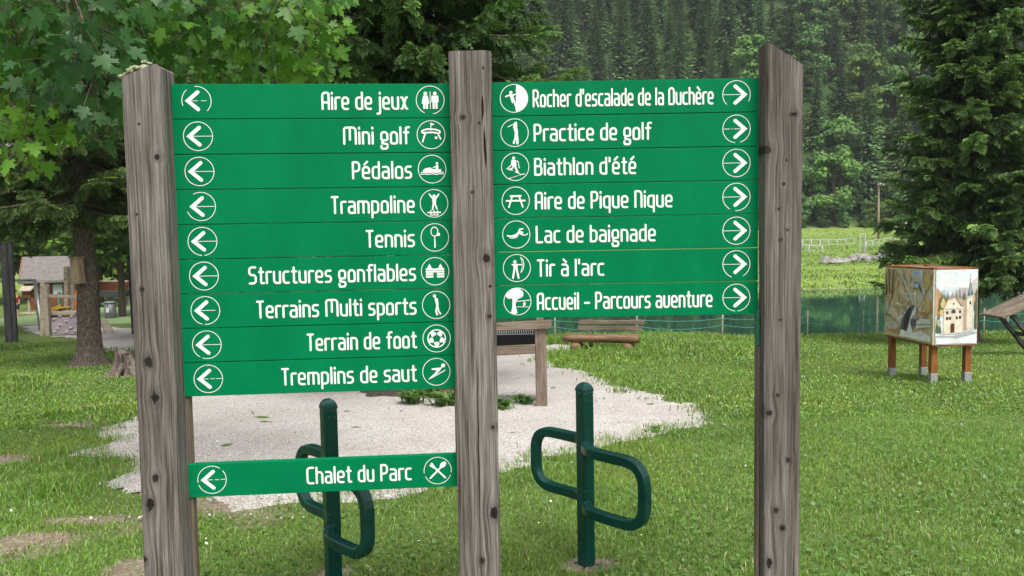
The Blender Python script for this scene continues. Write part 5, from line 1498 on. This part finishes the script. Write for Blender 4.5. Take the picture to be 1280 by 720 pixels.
# ---- broadleaf trees
def leaf_star():
    """a five-lobed maple leaf, stalk at the origin, tip along +X, folded a little along the midrib"""
    half = [(0, 0), (.0, .10), (-.12, .26), (.02, .27), (.08, .42), (.20, .34), (.24, .30), (.34, .50), (.40, .64), (.48, .52), (.62, .56), (.54, .40), (.50, .22), (.48, .16), (.62, .24), (.72, .26), (.78, .14), (1.02, 0)]
    V = [(x, y, .10 * y - .12 * x * x) for x, y in half] + [(x, -y, .10 * y - .12 * x * x) for x, y in half[1:-1]]
    n = len(half)
    mid = len(V); V.append((.30, 0, -.02))
    F = [(mid, i, i + 1) for i in range(n - 1)]
    o = [0] + list(range(n, n + n - 2)) + [n - 1]
    F += [(mid, o[i + 1], o[i]) for i in range(len(o) - 1)]
    return np.array(V, float), np.array(F)
LV, LF = leaf_star()
def maple():
    g = np.random.default_rng(12)
    base = Vector((-5.4, 5.6, zt1(-5.4, 5.6)))
    root = empty('maple_tree', base, 'maple whose leafy branches hang in at the upper left of the picture', 'tree')
    tk = MB(); tk.tube([(0, 0, -.2), (0, 0, .1), (.03, .02, 1), (.0, .1, 2.4), (.1, .2, 4), (.1, .3, 6.5), (.2, .3, 9)], [.34, .25, .2, .18, .15, .10, .03], 14)
    limb = MB(); pos, ax, scl, cl, up = [], [], [], [], []
    stalk = MB()
    # sprays of leaves: picture column, row, depth, size in metres, leaves, brightness
    B_ = []
    for px in range(-170, 415, 30):
        for py in ((-200, -110, -50, -10) if px < 40 else (-30, -5)):
            B_.append((px + g.uniform(-15, 15), py + g.uniform(-25, 25), g.uniform(4.2, 7.4), .48, 22, g.uniform(.5, 1.0)))
    low = [(8, 40, 4.2, .9), (30, 90, 4.6, 1.2), (15, 150, 4.6, 1.5), (30, 175, 4.4, 1.6), (5, 120, 5.2, 1.5), (100, 30, 3.7, .35), (90, 75, 3.9, .3), (120, 95, 3.8, .35), (135, 60, 4.4, .5), (70, 45, 4.6, .6), (95, 120, 4.2, .35), (135, 135, 4.3, .35), (60, 20, 4.2, .8), (160, 30, 4.5, .7), (160, 60, 5.0, .6),
           (200, 20, 5.0, .9), (190, 50, 5.4, .8), (230, 15, 4.8, 1.1), (240, 50, 5.2, 1.0), (270, 30, 5.0, 1.25), (265, 70, 5.6, 1.0), (300, 15, 5.0, 1.3), (310, 50, 5.2, 1.2), (310, 80, 5.6, 1.0), (340, 20, 5.0, 1.3), (345, 60, 5.1, 1.25), (375, 20, 5.2, 1.4), (380, 65, 5.3, 1.4), (392, 95, 5.3, 1.4), (355, 92, 5.8, 1.1), (220, 80, 6.0, .8), (285, 95, 6.0, .9), (250, 100, 6.4, .8), (400, 40, 5.5, 1.3), (130, 10, 5.2, .8), (40, 60, 5.6, .9), (180, 85, 6.2, .6), (10, 10, 3.9, .8)]  # backlit look painted into leaf colour, brightest at left edge and right cluster
    for a in low: B_.append((a[0], a[1], a[2], .27, 26, a[3]))
    limbs = []
    for tgt in ((60, -40, 4.4), (180, -60, 5.0), (330, -30, 5.4), (400, -120, 6.4), (-60, -60, 4.6), (90, -230, 5.4), (280, -220, 6.6), (-120, -200, 5.2)):
        e = at(*tgt) - base; s0 = Vector((.05, .15, min(e.z + .1, 2.4) if e.z < 3.6 else e.z - 1.2))
        P = [s0.lerp(e, f) + Vector((0, 0, .55 * math.sin(f * PI) * .6)) + Vector((g.normal(0, .05), g.normal(0, .05), 0)) * (f > 0) for f in np.linspace(0, 1, 9)]
        limb.tube(P, [.065 * (1 - .85 * f) + .006 for f in np.linspace(0, 1, 9)], 7, False); limbs += P[2:]
    for px, py, D_, sz, n, br in B_:
        c = at(px, py, D_) - base
        near = min(limbs, key=lambda q: (q - c).length)
        mid = near.lerp(c, .55) + Vector((0, 0, .10 * (near - c).length))
        TW = [near, mid, c + Vector((0, 0, .05))]
        limb.tube([TW[0].lerp(TW[1], f).lerp(TW[1].lerp(TW[2], f), f) for f in (0, .25, .5, .75, 1)], [.014, .011, .008, .006, .003], 5, False)
        for k in range(n):
            o = Vector(g.normal(0, 1, 3)); o = o.normalized() * sz * g.random() ** .5; o.z *= .75
            q = c + o
            st_ = c.lerp(q, .35) + Vector((0, 0, .02))
            dr = Vector((o.x, o.y, -abs(g.normal(.9, .5)) * sz)).normalized() if o.length > 1e-3 else Vector((0, 0, -1))
            stalk.tube([st_, q], [.0028, .0022], 3, False, False)
            pos.append(q); ax.append(dr); up.append((g.normal(0, .7), -.8 + g.normal(0, .8), .9 + g.normal(0, .5)))
            scl.append(g.uniform(.06, .125)); cl.append(br * g.uniform(.7, 1.3))
    pos, ax, up, scl, cl = [np.array(q, float) for q in (pos, ax, up, scl, cl)]
    P, F = inst(LV, LF, pos, ax, up, scl)
    dark, mid_, lite = np.array([.026, .070, .026]), np.array([.055, .138, .020]), np.array([.140, .275, .024])
    q = np.clip(cl / 1.7, 0, 1)[:, None]
    c = np.where(q < .5, dark + (mid_ - dark) * q * 2, mid_ + (lite - mid_) * (q - .5) * 2)
    CC = np.repeat(c, len(LV), 0)
    lv = np.array(limb.v + stalk.v); lq = np.array(limb.f); sq = np.array(stalk.f) + len(limb.v)
    V = np.concatenate([P, lv]); CC = np.concatenate([CC, np.full((len(lv), 3), .05)])
    cr = np_mesh('crown', V, [F, lq + len(P), sq + len(P)], [M['leaves'], M['twig']], CC, np.concatenate([np.zeros(len(F), int), np.ones(len(lq) + len(sq), int)]))
    tk.build('trunk', M['bark'], root); link('crown', cr, root)
maple()

def broadleaf_mesh(H, Rd, z0, seed, nl=26, per=70, leaf=.42, tr=.16, dark=(.03, .062, .018), lite=(.085, .135, .035), one=False):
    """lumpy crown of leaf clumps on a forked trunk"""
    g = np.random.default_rng(seed)
    tw = MB(); tw.tube([(0, 0, -.3), (.05, 0, H * .2), (-.05, .08, H * .45), (.05, 0, H * .8)], [tr * 1.3, tr, tr * .75, tr * .2], 8)
    cen = []
    for k in range(nl):
        f = g.random(); a = g.random() * 6.28
        z = z0 + (H - z0) * (.08 + .86 * f); rr_ = Rd * math.sin(PI * min(1, max(0.12, (.12 + .82 * f)))) ** .7 * g.uniform(.35, .95)
        cen.append((rr_ * math.cos(a), rr_ * math.sin(a), z, g.uniform(.55, 1.0) * Rd * .42))
    for x, y, z, r_ in cen[::2]: tw.tube([(0, 0, max(z0 * .7, z - 1.2 * math.hypot(x, y))), (x * .5, y * .5, z - .4 * math.hypot(x, y)), (x, y, z)], [tr * .35, tr * .2, tr * .08], 5, False)
    P, nrm, cl = [], [], []
    for x, y, z, r_ in cen:
        u = g.normal(0, 1, (per, 3)); u /= np.linalg.norm(u, axis=1, keepdims=True)
        rad = r_ * g.uniform(.45, 1.05, per)
        P.append(np.array([x, y, z]) + u * rad[:, None] * np.array([1, 1, .72])); nrm.append(u + g.normal(0, .5, (per, 3)) + np.array([0, 0, .5])); cl.append(np.full(per, g.uniform(.65, 1.15)) * g.uniform(.75, 1.25, per))
    P, nrm, cl = np.concatenate(P), np.concatenate(nrm), np.concatenate(cl)
    V0 = np.array([(-.5, -.15, 0), (0, -.42, .12), (.55, -.1, -.06), (.35, .35, .05), (-.25, .42, -.08), (0, 0, .16)]); F0_ = np.array([(0, 1, 5), (1, 2, 5), (2, 3, 5), (3, 4, 5), (4, 0, 5)])
    ax_ = np.cross(nrm, g.normal(0, 1, nrm.shape))
    V, F = inst(V0, F0_, P, ax_, nrm, leaf * g.uniform(.6, 1.4, len(P)))
    c = np.array(dark) + (np.array(lite) - np.array(dark)) * np.clip(cl - .5, 0, 1)[:, None]
    CC = np.repeat(c, len(V0), 0)
    if not one:
        crown = np_mesh('crown', V, [F], M['far_leaves'], CC)
        me = bpy.data.meshes.new('trunk'); me.from_pydata(tw.v, [], tw.f); me.materials.append(M['bark']); me.update()
        return me, crown
    q4 = [np.array([f for f in tw.f if len(f) == 4]) + len(V)]
    return np_mesh('broadleaf', np.concatenate([V, np.array(tw.v)]), [F] + q4, [M['far_leaves'], M['twig']], np.concatenate([CC, np.full((len(tw.v), 3), .06)]), np.concatenate([np.zeros(len(F), int), np.ones(len(q4[0]), int)]))

bl = broadleaf_mesh(11, 3.2, 2.6, 31, 34, 120, .30, .17, (.03, .075, .015), (.10, .19, .03))
p = ground(153, 396)
tree('broadleaf_tree', p, bl, 'green broadleaf tree with a slim dark trunk behind the litter bin', s=.9, rz=1)
bl2 = broadleaf_mesh(9, 3.4, 1.0, 32, 34, 120, .34, .15, (.04, .09, .015), (.13, .22, .03))
for k, (px, Yp, s_) in enumerate([(82, 64, 1.1), (30, 62, 1.25), (-30, 55, 1.2), (150, 66, 1.3), (122, 57, 1.2), (168, 56, 1.3)]):
    tree('broadleaf_tree', foot(px, Yp), bl2, 'bright green broadleaf tree far behind the hut', group='broadleaf trees behind the hut', s=s_, rz=k * 1.9)

# weeds at the foot of the hidden spruce and the barbecue stand
def weed(px, py, n, h, label, seed):
    p = ground(px, py); g = np.random.default_rng(seed)
    V, F = [], []
    for k in range(n):
        a = g.random() * 6.28; L = h * g.uniform(.6, 1.2); lean = g.uniform(.3, .9); w = g.uniform(.012, .03)
        o = np.array([g.normal(0, .05), g.normal(0, .05), -.01]); d_ = np.array([math.cos(a), math.sin(a), 0]); s_ = np.array([-d_[1], d_[0], 0]) 
        q = [o, o + d_ * L * lean * .4 + np.array([0, 0, L * .6]), o + d_ * L * lean * .9 + np.array([0, 0, L * .75 * (1.15 - lean * .5)])]
        b = len(V); V += [q[0] - s_ * w * .3, q[0] + s_ * w * .3, q[1] - s_ * w, q[1] + s_ * w, q[2]]; F += [(b, b + 1, b + 3), (b, b + 3, b + 2), (b + 2, b + 3, b + 4)]
        for j in range(5):
            f = .35 + .13 * j; c0 = q[0] * (1 - f) + q[2] * f + np.array([0, 0, .12 * L * math.sin(f * PI)])
            for sg_ in (1, -1):
                e = c0 + s_ * sg_ * L * .22 + d_ * .03 + np.array([0, 0, .01]); b = len(V)
                V += [c0 - d_ * .012, c0 + d_ * .016, e]; F.append((b, b + 1, b + 2))
    col_ = np.repeat(np.array([[.10, .20, .045]]), len(V), 0) * g.uniform(.8, 1.3, (len(V), 1))
    o = link('weed_plant', np_mesh('weed_plant', V, [np.array(F)], M['grass'], col_)); o.location = p
    tag(o, label, 'weed')
weed(516, 505, 46, .26, 'leafy green weed on the gravel under the left plank stack', 1)
weed(556, 508, 52, .26, 'ferny green weed growing just left of the middle post', 2)
weed(540, 497, 30, .22, 'dark low weed between the two taller weeds under the planks', 5)
weed(630, 512, 24, .20, 'small weed tuft just right of the middle post', 3)
weed(657, 506, 26, .18, 'small weed at the foot of the barbecue stand leg', 4)
weed(818, 541, 12, .08, 'flat little weed alone on the gravel right of the right bike rack', 6)

# bark mulch mound at the foot of the hidden spruce
p = foot(505, 10.75)
t = NT('dark_bark_mulch'); v = t.coords(); t.P('Base Color', t.ramp(t.noise(v, 22, 6, .7), [(.3, (.018, .015, .012)), (.7, (.07, .055, .04))])); t.P('Roughness', .95); t.bump(t.noise(v, 30, 5), 1, .03)
m_ = []; n1, n2 = 26, 9; rr = random.Random(5)
vs = [(0, 0, .22)]; fs = []
for i in range(1, n2):
    f = i / (n2 - 1)
    for k in range(n1):
        a = 2 * PI * k / n1; rj = 1 + .14 * math.sin(3 * a + 1) + .07 * math.sin(7 * a)
        vs.append((.82 * f * rj * math.cos(a), .62 * f * rj * math.sin(a), .24 * (1 - f * f) - .05 * f + rr.uniform(-.012, .012)))
for k in range(n1): fs.append((0, 1 + k, 1 + (k + 1) % n1))
for i in range(n2 - 2):
    for k in range(n1): fs.append((1 + i * n1 + k, 1 + (i + 1) * n1 + k, 1 + (i + 1) * n1 + (k + 1) % n1, 1 + i * n1 + (k + 1) % n1))
mb = MB(); mb.add(vs, fs, True); o = mb.build('mulch_mound', t.m); o.location = p; tag(o, kind='structure')

# bushes on the far meadow
bs = broadleaf_mesh(1.6, 1.5, .1, 41, 16, 60, .20, .05, (.03, .06, .015), (.07, .12, .03))
for k, (px, Yp, s_) in enumerate([(1122, 64, .9), (1112, 65, .7), (1135, 66, .8), (1150, 100, 2.2)]):
    tree('bush', foot(px, Yp), bs, 'low round bush on the far meadow right of the rock heap', 'bush', 'bushes on the far meadow', k, s_)

# ---- the wooded mountainside
def conifer_mesh(H, Rd, seed, dark=(.028, .060, .026), lite=(.125, .220, .074), lev=34):
    g = np.random.default_rng(seed)
    pos, ax, up, scl, cl = [], [], [], [], []
    V0 = np.array([(0, 0, .05), (.55, -.26, -.06), (1.0, 0, -.02), (.55, .26, -.06)])
    F0_ = np.array([(0, 1, 2), (0, 2, 3)])
    z0 = H * .04
    for i in range(lev):
        q = i / (lev - 1); z = z0 + (H * .97 - z0) * q ** .95
        L = Rd * (1 - q) ** .85 + .18
        n = int(8 + 17 * (1 - q))
        for k in range(n):
            a = 6.28 * (k + g.random() * .8) / n + i; l = L * g.uniform(.6, 1.12)
            dr = np.array([math.cos(a), math.sin(a), -.42 + .5 * q + g.uniform(-.15, .15)])
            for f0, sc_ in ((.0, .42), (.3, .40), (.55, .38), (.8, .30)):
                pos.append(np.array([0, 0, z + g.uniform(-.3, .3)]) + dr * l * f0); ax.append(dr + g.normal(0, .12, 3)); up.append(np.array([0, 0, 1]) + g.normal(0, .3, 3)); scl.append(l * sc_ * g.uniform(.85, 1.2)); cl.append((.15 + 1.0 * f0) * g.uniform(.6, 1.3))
    pos, ax, up, scl, cl = [np.array(q_, float) for q_ in (pos, ax, up, scl, cl)]
    V, F = inst(V0, F0_, pos, ax, up, scl)
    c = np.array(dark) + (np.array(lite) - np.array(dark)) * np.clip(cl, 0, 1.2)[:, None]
    tw = MB(); tw.tube([(0, 0, -1), (0, 0, H * .5), (0, 0, H)], [.14, .08, .01], 5, False)
    tq = np.array(tw.f) + len(V)
    return V, F, np.repeat(c, len(V0), 0), np.array(tw.v), tq

def far_obj(parts):
    V, F, CC, tv, tq = parts
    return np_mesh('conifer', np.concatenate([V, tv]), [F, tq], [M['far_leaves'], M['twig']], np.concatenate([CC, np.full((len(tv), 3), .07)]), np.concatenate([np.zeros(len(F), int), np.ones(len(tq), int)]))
cparts = [conifer_mesh(15.5, 2.4, 51), conifer_mesh(18.5, 2.6, 52), conifer_mesh(13, 2.5, 53, (.040, .076, .026), (.160, .255, .07)), conifer_mesh(17, 2.1, 54, (.028, .060, .034), (.095, .160, .072))]
cm = [far_obj(q) for q in cparts]
bm_ = [broadleaf_mesh(11.5, 3.6, .3, 61, 40, 120, .42, .2, (.055, .115, .038), (.150, .245, .080), True), broadleaf_mesh(9.5, 3.3, .2, 62, 36, 120, .42, .2, (.060, .130, .032), (.175, .290, .065), True), broadleaf_mesh(13, 3.0, 1, 63, 40, 120, .40, .2, (.090, .135, .060), (.235, .300, .130), True)]
g = np.random.default_rng(77)
TR = []
yy = 114.0
while yy < 250:
    stp = 5.0
    x = -.72 * yy - 14
    while x < .74 * yy + 14:
        TR.append((x + g.uniform(-1.6, 1.6), yy + g.uniform(-1.6, 1.6)))
        x += stp
    yy += stp * 1.05
TR = np.array(TR)
TZ = zt(TR[:, 0], TR[:, 1])
hillm = ss(-105, -30, TR[:, 0])
keep = (hillm > .12) & (TR[:, 0] > -70)
TR, TZ = TR[keep], TZ[keep]
dd = TR[:, 1]; pxs = 640 + FPX * TR[:, 0] / dd
pys = 300 - FPX * (TZ - 1.6) / dd
broad = np.clip(.10 + .75 * ss(940, 1010, pxs) * ss(1300, 1180, pxs) * ss(-10, 90, pys) + .35 * ss(850, 900, pxs) * ss(1000, 960, pxs) * ss(60, 0, pys), 0, .85)
isb = g.random(len(TR)) < broad * (fbm(TR[:, 0] * .06, TR[:, 1] * .06, 5) > .36)
vis = (pxs > 665) & (pxs < 1330) & (pys > -40)
# low edge of the wood
ex = np.arange(-14, 96, 3.1); ex = ex + g.uniform(-1, 1, len(ex)); ey = 112.2 + g.uniform(-1.2, 1.6, len(ex))
TR = np.concatenate([TR, np.stack([ex, ey], 1)]); TZ = np.concatenate([TZ, zt(ex, ey)])
pxs = np.concatenate([pxs, 640 + FPX * ex / ey]); pys = np.concatenate([pys, np.full(len(ex), 280.)]); edge_ = np.concatenate([np.zeros(len(isb), bool), np.ones(len(ex), bool)])
isb = np.concatenate([isb, np.ones(len(ex), bool)]); vis = np.concatenate([vis, np.ones(len(ex), bool)]); dd = TR[:, 1]
order = np.argsort(dd)
nC = nB = 0
rest = []
for i in order:
    x, y, z = TR[i, 0], TR[i, 1], TZ[i]
    s_ = g.uniform(.55, 1.3) * (.42 if edge_[i] else 1); rzz = g.random() * 6.28
    if isb[i]:
        kind = int(g.integers(0, 3)) if pys[i] < 60 else int(g.integers(0, 2))
        if vis[i] and nB < 290:
            o = link('broadleaf_tree', bm_[kind]); nB += 1
            tag(o, ['mid green broadleaf tree on the lower wooded slope beyond the lake', 'fresh green broadleaf tree on the lower wooded slope beyond the lake', 'pale grey green broadleaf tree on the wooded slope beyond the lake'][kind], 'tree', ['mid green broadleaf trees of the wooded slope', 'fresh green broadleaf trees of the wooded slope', 'pale broadleaf trees of the wooded slope'][kind])
            o.location = (x, y, z - .3); o.rotation_euler.z = rzz; o.scale = (s_ * g.uniform(.85, 1.2), s_, s_ * g.uniform(.8, 1.1))
            continue
    kind = int(g.choice([0, 0, 1, 1, 2, 3]))
    if vis[i] and nC < 295:
        o = link('conifer_tree', cm[kind]); nC += 1
        tag(o, 'dark green conifer among the many on the wooded mountainside', 'tree', 'conifers of the wooded mountainside')
        o.location = (x, y, z - .3); o.rotation_euler.z = rzz; o.scale = (s_ * 1.05, s_ * 1.05, s_)
    else: rest.append((x, y, z - .3, s_, rzz, kind))
Vs, Fs, Cs, k0 = [], [], [], 0
for x, y, z, s_, a, kind in rest:
    V, F, CC, _, _ = cparts[kind]
    ca_, sa_ = math.cos(a) * s_, math.sin(a) * s_
    W = np.stack([V[:, 0] * ca_ - V[:, 1] * sa_ + x, V[:, 0] * sa_ + V[:, 1] * ca_ + y, V[:, 2] * s_ + z], 1)
    Vs.append(W); Fs.append(F + k0); Cs.append(CC * g.uniform(.8, 1.25)); k0 += len(V)
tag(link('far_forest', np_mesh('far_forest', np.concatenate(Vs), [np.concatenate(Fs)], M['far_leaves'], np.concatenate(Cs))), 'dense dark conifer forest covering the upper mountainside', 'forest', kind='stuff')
print('forest', nC, nB, len(rest))

# air
t = NT('valley_air'); t.n.remove(t.b)
pv = t.add('ShaderNodeVolumePrincipled'); pv.inputs['Color'].default_value = (.86, .92, 1.0, 1); pv.inputs['Density'].default_value = .0003
t.t.links.new(pv.outputs[0], t.out.inputs['Volume'])
z0, z1 = -4.2, 330.0
tag(MB().box((0, 195, (z0 + z1) / 2), (560, 480, z1 - z0)).build('haze', t.m), kind='stuff')
